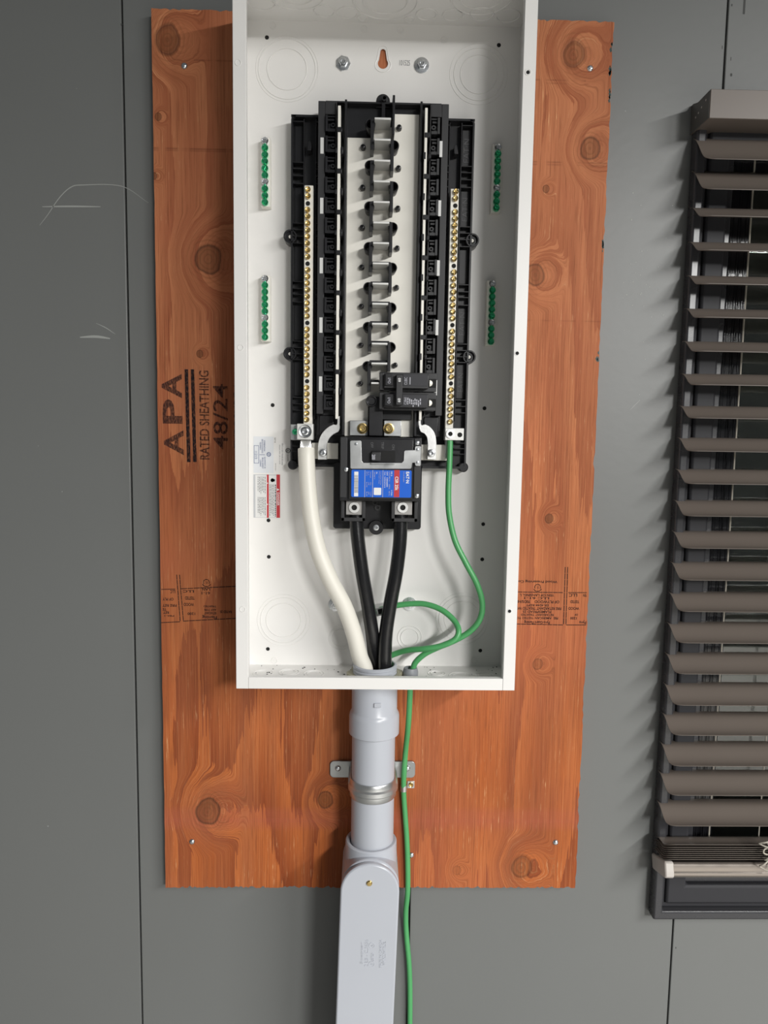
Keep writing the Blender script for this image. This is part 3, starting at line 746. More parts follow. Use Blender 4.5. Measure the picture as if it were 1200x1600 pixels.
# lower end: centre block, bus pads with brass bolts
x0, x1, z0, z1 = pbox(576.5, 598, 620, 684, -.070)
MB().box(x0, x1, -.076, -.047, .6685, z1).lathe((x0 + .003, 0, z1 - .006), [(.0075, -.047), (.0075, -.080), (.0060, -.081), (.0050, -.079), (.0001, -.079)], 'y', 18).box(x0, .043, -.060, -.047, .690, z1 - .010).build('centre_insulator', M['black'], bus, bev=.0008)
for (u0, u1, v0, v1, ub, vb) in ((546.5, 575, 657, 685, 566.5, 669.5), (600, 627, 657, 685, 607.5, 669.5)):
    x0, x1, z0, z1 = pbox(u0, u1, v0, v1, -.063); MB().box(x0, x1, -.063, -.0548, .6685, z1).build('line_pad', M['galv'], bus, bev=.0006)
    x, z = at(ub, vb, -.066)
    MB().lathe((x, -.063, z), [(.0072, .0005), (.0072, -.0012), (.0056, -.0014), (.0054, -.0050), (.0046, -.0060), (.0030, -.0060), (.0026, -.0044), (.0001, -.0044)], 'y', 24).build('pad_bolt', M['brass'], bus)
# neutral terminal bars
ts = MB().lathe((0, 0, 0), [(.0001, -.0016), (.0012, -.0017), (.0030, -.0026), (.0036, -.0018), (.0036, .0008)], 'y', 14)
ts.box(-.0026, .0026, -.00275, -.0016, -.00035, .00035)
ME_T = ts.mesh('terminal_screw', M['brass'])
rd = random.Random(5)
for s in (-1, 1):
    x0, x1 = (-.1008, -.0893) if s < 0 else (.0886, .0993)
    xc = -.0962 if s < 0 else .0950
    nb = MB().box(x0, x1, -.0580, -.044, .6800, .9890).build('neutral_bar', M['tin'], bus, bev=.0006); nb['label'] = 'pale terminal bar full of brass screws'
    zt, zb_ = (at(479, 296, -.060)[1], at(479, 655.5, -.060)[1]) if s < 0 else (at(709, 299.5, -.060)[1], at(701, 659, -.060)[1])
    for k in range(36):
        z = zt + (zb_ - zt) * k / 35
        if k in (2, 11, 20, 29): MB().disc(xc, z, .0029, -.0584, -.0578, 14).build('open_hole', M['hole'], nb)
        else:
            o = inst('terminal_screw', ME_T, (xc + rd.uniform(-.0003, .0003), -.0592 - rd.uniform(0, .0010), z), nb, (0, rd.uniform(0, 3.1), 0))
# lugs at the foot of the neutral bars
st = MB().box(-.1182, -.0880, -.0535, -.044, .6615, .6822).build('bonding_strap', M['galv'], bus, bev=.0005)
x, z = at(461.3, 674.5, -.056)
MB().lathe((x, -.0535, z), [(.0042, .0005), (.0040, -.0026), (.0030, -.0034), (.0022, -.0026), (.0001, -.0022)], 'y', 18).box(x - .0024, x + .0024, -.0566, -.0555, z - .0004, z + .0004).build('bonding_screw', M['green_screw'], bus)
x0, x1, z0, z1 = pbox(464, 489, 662, 687, -.068)
lug = MB().box(x0, x1, -.068, -.046, z0, z1).build('neutral_lug', M['alum'], bus, bev=.0008)
x, z = at(476.5, 674, -.070)
MB().lathe((x, -.068, z), [(.0088, .001), (.0088, -.0010), (.0078, -.0022), (.0058, -.0018), (.0056, -.0012), (.0052, -.0034), (.0036, -.0040), (.0030, -.0026), (.0001, -.0022)], 'y', 28).build('lug_screw', M['zinc'], lug)
x0, x1, z0, z1 = pbox(695.5, 725, 669, 688, -.068)
lug2 = MB().box(x0, x1, -.068, -.050, z0, z1).build('neutral_lug', M['alum'], bus, bev=.0006)
x, z = at(703.5, 678, -.068); MB().ring(x, z, .0030, .0058, -.0700, -.0675, 24).build('lug_ring', M['alu'], lug2); MB().disc(x, z, .0031, -.0684, -.0676, 18).build('lug_hole', M['hole'], lug2)
x, z = at(718.5, 679.5, -.068); MB().disc(x, z, .0032, -.0684, -.0676, 18).build('lug_hole', M['hole'], lug2)
MB().box(.0895, .0955, -.060, -.044, .640, .668).build('lug_stem', M['galv'], bus, bev=.0004)
# cross bars and curved neutral straps
for s in (-1, 1):
    x0, x1 = (-.0905, -.0545) if s < 0 else (.0560, .0980)
    MB().box(x0, x1, -.0480, -.0315, .6365, .6580).build('neutral_cross_bar', M['tin'], bus, bev=.0006)
    if s < 0: path = [(529, 650), (529, 662), (526, 668), (517, 673), (509, 681), (504.5, 692), (503.7, 704), (503.7, 718)]
    else: path = [(655.5, 652), (656, 664), (660, 668.5), (667, 672), (673, 680), (675, 692), (675, 704), (674.5, 718)]
    pts = spline([(*at(a, b_, -.062), 0) for a, b_ in path], 6)
    n = len(pts); wd = [.0035 + (.0118 - .0035) * min(1, max(0, (k / n - .16) / .14)) for k in range(n)]
    MB().ribbon([(p.x, p.y) for p in pts], wd, -.0625, -.0595).build('neutral_strap', M['alu'], bus, bev=.0005)
    xe, ze = pts[-1].x, pts[-1].y
    MB().box(xe - .0058, xe + .0058, -.0600, -.047, ze, ze + .014).build('strap_spacer', M['alum'], bus)
    x, z = at(504.5 if s < 0 else 674, 707.5 if s < 0 else 708, -.065)
    MB().lathe((x, -.0625, z), [(.0054, .0004), (.0054, -.0014), (.0042, -.0040), (.0026, -.0044), (.0022, -.0030), (.0001, -.0028)], 'y', 20).build('strap_screw', M['zinc'], bus)
# mounting base under the main breaker
MB().prism(rrect(-.0610, .0600, .5405, .632, .004), -.0400, PB).build('breaker_base', M['black'], bus, bev=.0010)
MB().ring(-.0018, .5435, .0040, .0100, -.0480, PB, 26).build('base_boss', M['black'], bus, bev=.0006)
MB().lathe((-.0018, -.044, .5435), [(.0060, .012), (.0060, -.002), (.0040, -.0040), (.0020, -.0042), (.0016, -.003), (.0001, -.003)], 'y', 18).build('base_screw', M['zinc'], bus)
for (a, b_) in ((586, 785), (590, 793)):
    x, z = at(a, b_, -.041); MB().ring(x, z, .0018, .0042, -.0425, -.038, 18).build('base_dimple', M['black2'], bus)

# ================================================================== MAIN BREAKER
MY = -.0955
mbk = thing('main_breaker', (.002, -.040, .5845), 'black main circuit breaker with a blue and red label above two black cables', 'circuit breaker')
MB().box(-.0502, .0550, -.0910, -.0402, .5838, .6670).box(-.0392, .0445, MY + .0006, -.0908, .5860, .6650).build('case', M['black'], mbk, bev=.0012)
for xc0, xc1 in ((-.0502, -.0412), (.0455, .0550)): MB().box(xc0, xc1, -.0925, -.0905, .588, .6665).build('case_cheek', M['black2'], mbk, bev=.0008)
cv = lambda px_, py_: at(520 + px_ / 8, 640 + py_ / 8, MY)
MB().prism([cv(*p) for p in ((215, 400), (228, 387), (345, 385), (358, 398), (362, 640), (382, 664), (860, 664), (884, 640), (890, 522), (905, 508), (1025, 505), (1025, 470), (1038, 455), (1090, 455), (1103, 470), (1100, 690), (1088, 705), (1040, 705), (1027, 692), (1025, 662), (990, 665), (985, 725), (970, 740), (232, 740), (220, 726))], MY - .0012, MY + .0004).build('handle_bracket', M['galv'], mbk, bev=.0004)
x0, x1, z0, z1 = pbox(580, 617.5, 722, 725, MY - .004); MB().box(x0, x1, MY - .0060, MY, z0, z0 + .0012).build('bracket_lip', M['galv'], mbk)
for (a, b_) in ((290, 430), (1058, 500), (1058, 660)):
    x, z = cv(a, b_); MB().lathe((x, MY - .0012, z), [(.0022, .0003), (.0019, -.0007), (.0001, -.0009)], 'y', 14).build('bracket_rivet', M['zinc'], mbk)
for (a, b_) in ((1055, 418), (163, 748), (1050, 1080)):
    x, z = cv(a, b_); b = MB().lathe((x, -.0925, z), [(.0031, .0005), (.0030, -.0012), (.0020, -.0018), (.0001, -.0018)], 'y', 16)
    b.box(x - .0016, x + .0016, -.0948, -.0940, z - .0003, z + .0003).box(x - .0003, x + .0003, -.0948, -.0940, z - .0016, z + .0016).build('case_screw', M['zinc'], mbk)
x0, z1 = cv(480, 515); x1, z0 = cv(780, 655)
MB().box(x0, x1, MY - .0002, MY + .0006, z0, z1).build('handle_slot', M['hole'], mbk, bev=.0004)
xh = cv(598, 600)[0]
hd = MB().prism_x([(MY, z0 + .0006), (MY, z1 - .0006), (MY - .0080, z1 - .0014), (MY - .0080, z0 + .0014)], x0 + .0006, xh).build('toggle_handle', M['black2'], mbk, bev=.0006)
letters('handle_lettering', '200', (*sorted((cv(495, 0)[0], cv(538, 0)[0])), cv(0, 615)[1], cv(0, 552)[1]), MY - .0082, M['inksilver'], hd, -90, 0, .02)
for s, a0, a1, b0, b1 in (('OFF', 480, 512, 400, 470), ('TRIP', 612, 645, 395, 482), ('ON', 748, 780, 425, 490)):
    letters('case_lettering', s, (cv(a0, 0)[0], cv(a1, 0)[0], cv(0, b1)[1], cv(0, b0)[1]), MY + .0003, M['inkdim'], mbk, -90)
# blue label
LB = MY + .0004


def lb(u0, u1, v0, v1): return pbox(540 + u0 / 10.909, 540 + u1 / 10.909, 725 + v0 / 10.909, 725 + v1 / 10.909, LB)


x0, x1, z0, z1 = lb(98, 1122, 103, 568)
lab = MB().prism(rrect(x0, x1, z0, z1, .0018), LB - .0002, LB).build('blue_label', M['lblblue'], mbk, smooth=False); lab['label'] = 'blue rating label with a red stripe'
x0, x1, z0, z1 = lb(825, 918, 103, 565); MB().box(x0, x1, LB - .0003, LB, z0, z1).build('red_stripe', M['lblred'], lab, smooth=False)
for u_ in (327, 461, 634):
    x0, x1, z0, z1 = lb(u_ - 4, u_ + 4, 106, 565); MB().box(x0, x1, LB - .0003, LB, z0, z1).build('label_rule', M['inksilver'], lab, smooth=False)
x0, x1, z0, z1 = lb(146, 216, 130, 550); MB().box(x0, x1, LB - .0003, LB, z0, z1).build('barcode_field', M['inkwhite'], lab, smooth=False)
b = MB(); rd = random.Random(2); p = 190
while p < 488:
    w = rd.choice((2, 3, 5, 7)); xx0, xx1, zz0, zz1 = lb(148, 214, p, p + w); b.flat([(xx0, zz0), (xx1, zz0), (xx1, zz1), (xx0, zz1)], LB - .0004); p += w + rd.choice((2.5, 4, 6))
b.build('barcode', M['inkgrey'], lab, smooth=False)
for s, u0, u1, v0, v1, bo in (('EAT·N', 1030, 1084, 132, 328, .03), ('Circuit Breaker', 984, 1004, 132, 312, 0), ('CSR 25k', 842, 898, 215, 450, .02), ('200 A', 776, 796, 124, 208, .01), ('120/240 V~   60Hz   40°C', 736, 760, 130, 540, 0), ('2 Pole', 776, 796, 446, 540, .01),
                              ('CAT   CSR2200N', 696, 720, 130, 390, .01), ('Style  5682C67G14', 656, 678, 130, 402, .01), ('Interrupting Capacity', 590, 608, 128, 356, 0), ('RMS Sym. Amps', 562, 580, 128, 338, 0), ('25k', 522, 540, 132, 172, .01), ('120/240 V~', 484, 504, 132, 270, 0),
                              ('Terminal', 418, 436, 128, 232, 0), ('Cu / Al', 386, 404, 128, 186, 0), ('60/75°C', 352, 372, 128, 200, 0), ('Wire', 418, 436, 310, 362, 0), ('2-300', 386, 404, 310, 358, 0), ('kcmil', 352, 372, 310, 392, 0), ('Torque', 418, 436, 472, 545, 0), ('250', 386, 404, 472, 520, 0), ('lb-in', 352, 372, 472, 545, 0)):
    letters('label_lettering', s, lb(u0, u1, v0, v1), LB - .0004, M['inkwhite' if bo else 'inksilver'], lab, -90, 0, bo)
x0, x1, z0, z1 = lb(481, 607, 404, 528); MB().prism(rrect(x0, x1, z0, z1, .0010), LB - .0003, LB).build('white_square', M['inkwhite'], lab, smooth=False)
# load lugs in their cradles
for (a0, a1, f0, f1, ru) in ((540.5, 568, 533, 571, 553.5), (616.5, 644, 611.5, 652.5, 629.3)):
    x0, x1, z0, z1 = pbox(a0, a1, 782.5, 804.5, -.078); xf0 = at(f0, 800, -.080)[0]; xf1 = at(f1, 800, -.080)[0]
    zf0 = at(590, 815, -.080)[1]
    MB().box(xf0, xf0 + .0045, -.080, -.0402, zf0, .5836).box(xf1 - .0045, xf1, -.080, -.0402, zf0, .5836).box(xf0, xf1, -.080, -.072, zf0, zf0 + .0050).box(xf0, xf1, -.047, -.0402, zf0, .5836).build('lug_cradle', M['black2'], mbk, bev=.0006)
    lg = MB().box(x0, x1, -.078, -.048, z0, z1).build('load_lug', M['luggrey'], mbk, bev=.0006)
    x, z = at(ru, 793, -.079)
    MB().ring(x, z, .0037, .0070, -.0802, -.0775, 28).build('lug_screw_ring', M['alu'], lg); MB().disc(x, z, .0038, -.0783, -.0772, 20).build('lug_screw_socket', M['hole'], lg)

# ================================================================== BRANCH BREAKER
bb = thing('branch_breaker', (.036, -.080, .70), 'small black two-pole branch breaker marked 60 above the blue-labelled breaker', 'circuit breaker')
NY = -.097
nv = lambda a, b_: at(580 + a / 10, 570 + b_ / 10, NY)
xa, xb = nv(135, 0)[0], nv(1040, 0)[0]
zt, zm, zbm = nv(0, 100)[1], nv(0, 405)[1], nv(0, 700)[1]
for (z0, z1) in ((zm + .0003, zt), (zbm, zm - .0003)):
    MB().box(xa, xb, NY + .012, -.0798, z0, z1).box(nv(205, 0)[0], nv(905, 0)[0], NY, NY + .0125, z0 + .0035, z1 - .0030).box(xa, nv(210, 0)[0], NY + .006, NY + .0125, z0 + .001, z1 - .001).build('pole_case', M['black2'], bb, bev=.0008)
for (b0, b1, c0, c1) in ((130, 325, 135, 320), (450, 640, 460, 635)):
    x0, x1 = nv(220, 0)[0], nv(350, 0)[0]; MB().box(x0, x1, NY - .0035, NY + .001, nv(0, b1)[1], nv(0, b0)[1]).build('pole_face', M['black'], bb, bev=.0008)
    x0, x1 = nv(500, 0)[0], nv(885, 0)[0]; MB().box(x0, x1, NY - .0008, NY + .001, nv(0, c1)[1], nv(0, c0)[1]).build('pole_label', M['ink'], bb, bev=.0002)
for (b0, b1) in ((205, 290), (510, 600)): letters('pole_lettering', 'On/I', (nv(262, 0)[0], nv(308, 0)[0], nv(0, b1)[1], nv(0, b0)[1]), NY - .0037, M['inksilver'], bb, 90)
tie = MB().prism_x([(NY + .001, nv(0, 630)[1]), (NY + .001, nv(0, 150)[1]), (NY - .0095, nv(0, 155)[1]), (NY - .0095, nv(0, 625)[1])], nv(392, 0)[0], nv(492, 0)[0]).build('handle_tie', M['black2'], bb, bev=.0008)
for (b0, b1) in ((208, 268), (522, 582)): letters('handle_lettering', '60', (nv(418, 0)[0], nv(462, 0)[0], nv(0, b1)[1], nv(0, b0)[1]), NY - .0097, M['inkwhite'], tie, 90, 0, .02)
letters('pole_lettering', 'CUBIC', (nv(522, 0)[0], nv(568, 0)[0], nv(0, 302)[1], nv(0, 185)[1]), NY - .0010, M['inksilver'], bb, 90)
letters('pole_lettering', 'C2860', (nv(522, 0)[0], nv(565, 0)[0], nv(0, 612)[1], nv(0, 500)[1]), NY - .0010, M['inksilver'], bb, 90)
x0 = nv(605, 0)[0]; MB().flat([(x0, nv(0, 298)[1]), (x0 + .001, nv(0, 298)[1]), (x0 + .001, nv(0, 185)[1]), (x0, nv(0, 185)[1])], NY - .0010).build('pole_rule', M['inksilver'], bb, smooth=False)
word_lines('small_print', [(nv(575 + 28 * k, 0)[0], nv(0, 505 + (k * 13) % 40)[1], .0085 - .0008 * (k % 3), .0013) for k in range(8)], NY - .0010, M['inksilver'], bb)
for (b0, b1) in ((215, 330), (530, 640)):
    x, z0 = nv(960, b1); z1 = nv(0, b0)[1]
    xe = nv(925, 0)[0]; xr = nv(1035, 0)[0]
    MB().box(xe, xr, NY + .0112, NY + .0124, z0 - .0015, z1 + .0015).build('terminal_recess', M['hole'], bb)  # black plate painted in for the shade of the terminal cavity
    MB().lathe((xe + .0002, NY + .011, (z0 + z1) / 2), [(.0040, .0005), (.0040, -.0012), (.0028, -.0020), (.0001, -.0020)], 'y', 18, -math.pi / 2, math.pi / 2).build('terminal_screw', M['tin'], bb)

# ================================================================== GROUND BARS
gs = MB().lathe((0, 0, 0), [(.0044, .003), (.0044, -.0020), (.0034, -.0034), (.0024, -.0024), (.0001, -.0024)], 'y', 16)
gs.box(-.0030, .0030, -.00345, -.0022, -.00045, .00045)
ME_G = gs.mesh('ground_screw', M['green_screw'])
gz = MB().lathe((0, 0, 0), [(.0047, .003), (.0047, -.0022), (.0036, -.0036), (.0022, -.0026), (.0001, -.0026)], 'y', 16); gz.box(-.0030, .0030, -.0038, -.0022, -.0005, .0005)
ME_Z = gz.mesh('fixing_screw', M['zinc'])
rd = random.Random(9)
for (u0, v0, u1, v1, ttl) in ((415, 215, 415, 323, 'upper left'), (415, 430, 415, 533, 'lower left'), (777.5, 225, 774, 332, 'upper right'), (769.5, 438, 765, 540, 'lower right')):
    Yb = -.0335; (xa_, za_), (xb_, zb_) = at(u0, v0, Yb), at(u1, v1, Yb); xm = (xa_ + xb_) / 2
    gbar = thing('ground_bar', (xm, BY - .0006, zb_), 'aluminium bar with a row of green screws, %s of the four in the enclosure' % ttl, 'ground bar', 'ground bars with green screws')
    MB().box(xm - .0062, xm + .0062, Yb, BY - .0008, zb_, za_).build('bar', M['tin'], gbar, bev=.0005)
    for k in range(10):
        z = za_ - .0050 - (za_ - zb_ - .0100) * k / 9
        sm_ = ME_Z if k in (0, 6) else ME_G
        inst('fixing_screw' if sm_ is ME_Z else 'ground_screw', sm_, (xm - .0006 * (1 if u0 < 600 else -1), Yb - .0012 - rd.uniform(0, .0012), z), gbar, (0, rd.uniform(0, 3.1), 0))

# ================================================================== CONDUIT RUN
CX, CY = -.0010, -.0690
ad = thing('conduit_adapter', (CX, CY, .262), 'grey PVC terminal adapter passing through the bottom of the white enclosure', 'conduit fitting')
MB().lathe((CX, CY, 0), [(.0262, .300), (.0262, .3585), (.0278, .3590), (.0300, .3575), (.0300, .3548), (.0290, .3540), (.0290, .3530), (.0300, .3522), (.0300, .3502), (.0290, .3494), (.0290, .3484), (.0300, .3476), (.0300, .3456), (.0290, .345), (.0290, .337), (.0312, .3365), (.0312, .2945),
                         (.0325, .2925), (.0338, .2900), (.0345, .2860), (.0345, .2625), (.0332, .2615), (.0300, .2615), (.0300, .290)], 'z', 48).build('adapter_body', M['pvc'], ad)
MB().box(CX - .0010, CX + .0085, CY - .0330, CY - .0285, .3085, .3145).build('moulded_tab', M['pvc'], ad, bev=.0006)
ln = MB(); pts_ = []
for k in range(32):
    t = 2 * math.pi * k / 32; rr = .0385 if (k // 2) % 2 == 0 else .0350; pts_.append((rr * math.cos(t), rr * math.sin(t)))
a_ = [ln.bm.verts.new((CX + x, CY + y, BZ0 + T)) for x, y in pts_]; b__ = [ln.bm.verts.new((CX + x, CY + y, BZ0 + T + .0065)) for x, y in pts_]
a2 = [ln.bm.verts.new((CX + .0302 * math.cos(2 * math.pi * k / 32), CY + .0302 * math.sin(2 * math.pi * k / 32), BZ0 + T)) for k in range(32)]
b2 = [ln.bm.verts.new((CX + .0302 * math.cos(2 * math.pi * k / 32), CY + .0302 * math.sin(2 * math.pi * k / 32), BZ0 + T + .0065)) for k in range(32)]
for k in range(32):
    j = (k + 1) % 32
    for q in ((a_[k], a_[j], b__[j], b__[k]), (b__[k], b__[j], b2[j], b2[k]), (b2[k], b2[j], a2[j], a2[k]), (a2[k], a2[j], a_[j], a_[k])): ln.bm.faces.new(q)
lno = ln.build('locknut', M['locknut'], None, bev=.0006); tag(lno, 'dull olive metal locknut around the conduit opening on the enclosure floor', 'locknut')
PX = -.0015
pipe = MB().lathe((PX, CY, 0), [(.0298, .2880), (.0298, .085), (.0265, .085), (.0265, .2880)], 'z', 48, closed=True).build('conduit_pipe', M['pvc'])
tag(pipe, 'straight grey PVC conduit pipe held by the metal strap below the enclosure', 'conduit')
# conduit body with screwed cover
HX = -.0030
lbd = thing('conduit_elbow', (HX, CY, -.30), 'grey PVC conduit access elbow with a long round-topped cover below the pipe', 'conduit fitting')
MB().lathe((HX, CY, 0), [(.0300, .060), (.0300, .1050), (.0315, .1065), (.0345, .1065), (.0358, .1050), (.0365, .0700), (.0368, .050)], 'z', 48).build('hub', M['pvc'], lbd)


def pill(cx, hw, zt, zb_, n=16, lean=0.): return [(cx + hw * math.cos(math.pi * k / n), zt - hw + hw * math.sin(math.pi * k / n)) for k in range(n + 1)] + [(cx - hw + lean, zb_), (cx + hw + lean, zb_)]


LX = -.0043
MB().prism(pill(LX + .0005, .0392, .1010, -.300, 24, -.009), -.1130, -.030).build('shell', M['pvc'], lbd, bev=.004)
cov = MB().prism(pill(LX, .0395, .1000, -.300, 24, -.009), -.1215, -.1130).build('cover', M['pvc'], lbd, bev=.0022)
x, z = at(577, 1380, -.1215)
MB().lathe((x, -.1215, z), [(.0040, .001), (.0040, -.0008), (.0028, -.0020), (.0001, -.0022)], 'y', 18).box(x - .0026, x + .0026, -.1241, -.1232, z - .0005, z + .0005).build('cover_screw', M['brass'], lbd)
for s, u0, u1, v0, v1 in (('Scepter', 563, 568, 1472, 1506), ('2 LB - C.3656', 570, 575.5, 1468, 1510), ('LISTED', 580, 584, 1489, 1502), ('MADE IN CANADA', 592.5, 597, 1468, 1512), ('VPT/CONTROL', 598, 603, 1471, 1508)):
    letters('moulded_lettering', s, pbox(u0, u1, v0, v1, -.1215), -.1216, M['pvc'], cov, 90, .00035)
for (a, b_, tx) in ((581, 1477, 'L'), (580.5, 1506, 'U')):
    x, z = at(a, b_, -.1215); MB().torus((x, -.1215, z), .0037, .0005, seg=24).build('moulded_mark', M['pvc'], cov); letters('moulded_lettering', tx, (x - .0014, x + .0014, z - .0014, z + .0014), -.1216, M['pvc'], cov, 90, .00035)
# two-hole strap
stp = thing('conduit_strap', (PX, BF, .180), 'galvanised two-hole strap clamping the grey conduit to the plywood', 'strap')
b = MB(); prof = [(-.0130, .0312), (-.0115, .0322), (-.0050, .0322), (-.0028, .0345), (.0028, .0345), (.0050, .0322), (.0115, .0322), (.0130, .0312), (.0130, .0300), (-.0130, .0300)]
n = 32; rings = []
for k in range(n + 1):
    t = math.pi * (1 + k / n)     # half way round the front, ends reaching back to the board
    rings.append([b.bm.verts.new((PX + rr * math.cos(t), CY + rr * math.sin(t), .1850 + h)) for h, rr in prof])
for k in (0, n):
    pass
full = []
for sgn, src in ((-1, rings[0]), (1, rings[-1])):
    full.append([b.bm.verts.new((v.co.x, BF - .0036, v.co.z)) for v in src])
seq = [full[0]] + rings + [full[1]]
for A, B_ in zip(seq[:-1], seq[1:]):
    for i in range(len(prof)):
        j = (i + 1) % len(prof); b.bm.faces.new((A[i], A[j], B_[j], B_[i]))
b.bm.faces.new(seq[0]); b.bm.faces.new(seq[-1]); b.build('band', M['galv'], stp)
for s in (-1, 1):
    x0, x1 = PX + s * .0298, PX + s * .0620
    pts = arc(x1 - s * .006, .1855 + .0065, .006, 90 if s > 0 else 90, 0 if s > 0 else 180) + arc(x1 - s * .006, .1855 - .0065, .006, 0 if s > 0 else 180, -90 if s > 0 else 270) + [(x0, .1730), (x0, .1980)]
    MB().prism(pts, BF - .0040, BF).build('foot', M['strap'], stp, bev=.0006)
    x, z = at(528 if s < 0 else 636.5, 1201, BF - .005); inst('screw', ME_SCREW, (x, BF - .0040, z), stp)
# grey bushing for the ground wire
bsh = MB().lathe((.0478, -.0690, 0), [(.0042, BZ0 + T), (.0098, BZ0 + T), (.0106, BZ0 + T + .001), (.0106, BZ0 + T + .0075), (.0092, BZ0 + T + .0125), (.0066, BZ0 + T + .0125), (.0062, BZ0 + T + .004), (.0062, BZ0 + T)], 'z', 12).build('wire_bushing', M['bush'])
tag(bsh, 'small grey plastic bushing where the green wire leaves the enclosure floor', 'bushing')

# ================================================================== CABLES
c = thing('neutral_cable', P3(478, 690, -.062), 'thick white cable running from the left neutral lug down into the conduit', 'cable')
pth = spline([P3(478.5, 701.5, -.0590), P3(479, 717, -.0620), P3(481.5, 760, -.066), P3(487, 812, -.070), P3(498, 862, -.073), P3(517, 908, -.074), P3(538, 948, -.073), P3(553, 990, -.071), P3(562, 1025, -.071), (-.0145, -.071, .350), (-.0145, -.071, .325)], 8)
MB().tube(pth, .0112, 20).build('jacket', M['white_cable'], c)
b = MB()
for k in range(9):
    a = -.0085 + .017 * k / 8; top = P3(471 + 1.7 * k, 688.5, -.060); bot = P3(469.5 + 2.1 * k, 706, -.062 - .004 * math.sin(math.pi * k / 8))
    b.tube([top, (top + bot) / 2 + Vector((0, -.002, 0)), bot], .00125, 8)
b.build('bare_strands', M['strand'], c)
for (pp, lbl) in (([(557, 797, -.066), (557, 818, -.067), (560, 850, -.069), (566, 895, -.071), (574, 940, -.071), (581, 985, -.070), (585, 1020, -.0625), (.0024, -.0562, .350), (.0024, -.0562, .325)], 'thick black cable from the left lug of the main breaker into the conduit'),
                  ([(626, 797, -.066), (626, 818, -.067), (624.5, 850, -.069), (619, 895, -.071), (610.5, 940, -.072), (603.5, 985, -.073), (601.5, 1020, -.0735), (.0130, -.0735, .350), (.0130, -.0735, .325)], 'thick black cable from the right lug of the main breaker into the conduit')):
    c = MB().tube(spline([P3(*p) if p[0] > 1 else p for p in pp], 8), .0094, 20).build('hot_cable', M['black_cable']); tag(c, lbl, 'cable', 'black line cables')
gw = MB().tube(spline([P3(703, 686, -.062), P3(703, 700, -.064), P3(702, 730, -.067), P3(700.5, 770, -.070), P3(702, 805, -.073), P3(711, 845, -.077), P3(728, 880, -.081), P3(745, 912, -.083), P3(753.5, 942, -.083), P3(750, 967, -.082), P3(735, 986, -.080), P3(712, 1000, -.077), P3(688, 1010, -.073), P3(665, 1021, -.070), P3(650, 1034, -.0692), P3(645, 1046, -.069),
                      (.0478, -.069, .336), (.0478, -.069, .3205), (.0470, -.058, .270), (.0452, -.036, .222), P3(631.5, 1205, -.0295), P3(630.5, 1235, -.0245), P3(633, 1275, -.0235), P3(635.5, 1310, -.0235), P3(637, 1350, -.0235), P3(637, 1392, -.0215), P3(634, 1425, -.012), P3(635, 1460, -.0075), P3(639, 1505, -.0075), P3(640.5, 1545, -.0075), P3(640.5, 1600, -.0075), P3(640, 1680, -.0075)], 7), .0040, 14).build('ground_wire', M['green'])
tag(gw, 'long green ground wire from the right lug, through the enclosure floor, down the wall', 'wire')
gw2 = MB().tube(spline([P3(593, 953, -.046), P3(615, 947, -.046), P3(640, 943.5, -.050), P3(665, 944, -.056), P3(690, 953, -.064), P3(709, 969, -.072), P3(716.5, 985, -.082), P3(711, 999, -.086), P3(690, 1009, -.084), P3(665, 1013.5, -.079), P3(640, 1015.5, -.068), P3(622, 1020, -.059), (.0165, -.0555, .362), (.0150, -.0545, .345), (.0150, -.0545, .325)], 8), .0040, 14).build('ground_wire', M['green'])
tag(gw2, 'short looped green ground wire curving from the small connector into the conduit', 'wire')
gc = thing('ground_connector', P3(592, 956, -.03), 'small grey wire connector with a green screw behind the black cables', 'connector')
x, z = at(592, 955, -.045)
Mr = Matrix.Translation((x, 0, z)) @ Matrix.Rotation(math.radians(-13), 4, 'Y') @ Matrix.Translation((-x, 0, -z))
MB().box(x - .0130, x + .0140, -.0500, -.0212, z - .0055, z + .0055).xf(Mr).build('connector_body', M['galv'], gc, bev=.0006)
inst('clamp_screw', ME_G, (x - .0075, -.0505, z - .0010), gc)
MB().box(x - .001, x + .006, -.0508, -.0498, z - .003, z + .004).xf(Mr).build('clamp_window', M['hole'], gc)
# wire clip on the plywood
wc = thing('wire_clip', P3(642, 1228, BF), 'small metal clip pinning the green wire beside the conduit strap', 'clip')
x0, x1, z0, z1 = pbox(636.5, 647.5, 1220, 1231, BF); MB().box(x0, x1, BF - .0014, BF, z0, z1).build('clip_plate', M['galv'], wc, bev=.0003)
inst('screw', ME_T, ((x0 + x1) / 2, BF - .0014, (z0 + z1) / 2), wc)
xc, zc = at(631, 1233, -.028)
MB().lathe((xc, -.0243, zc), [(.0041, -.0045), (.0049, -.0045), (.0049, .0045), (.0041, .0045)], 'z', 18, closed=True).build('clip_band', M['galv'], wc)

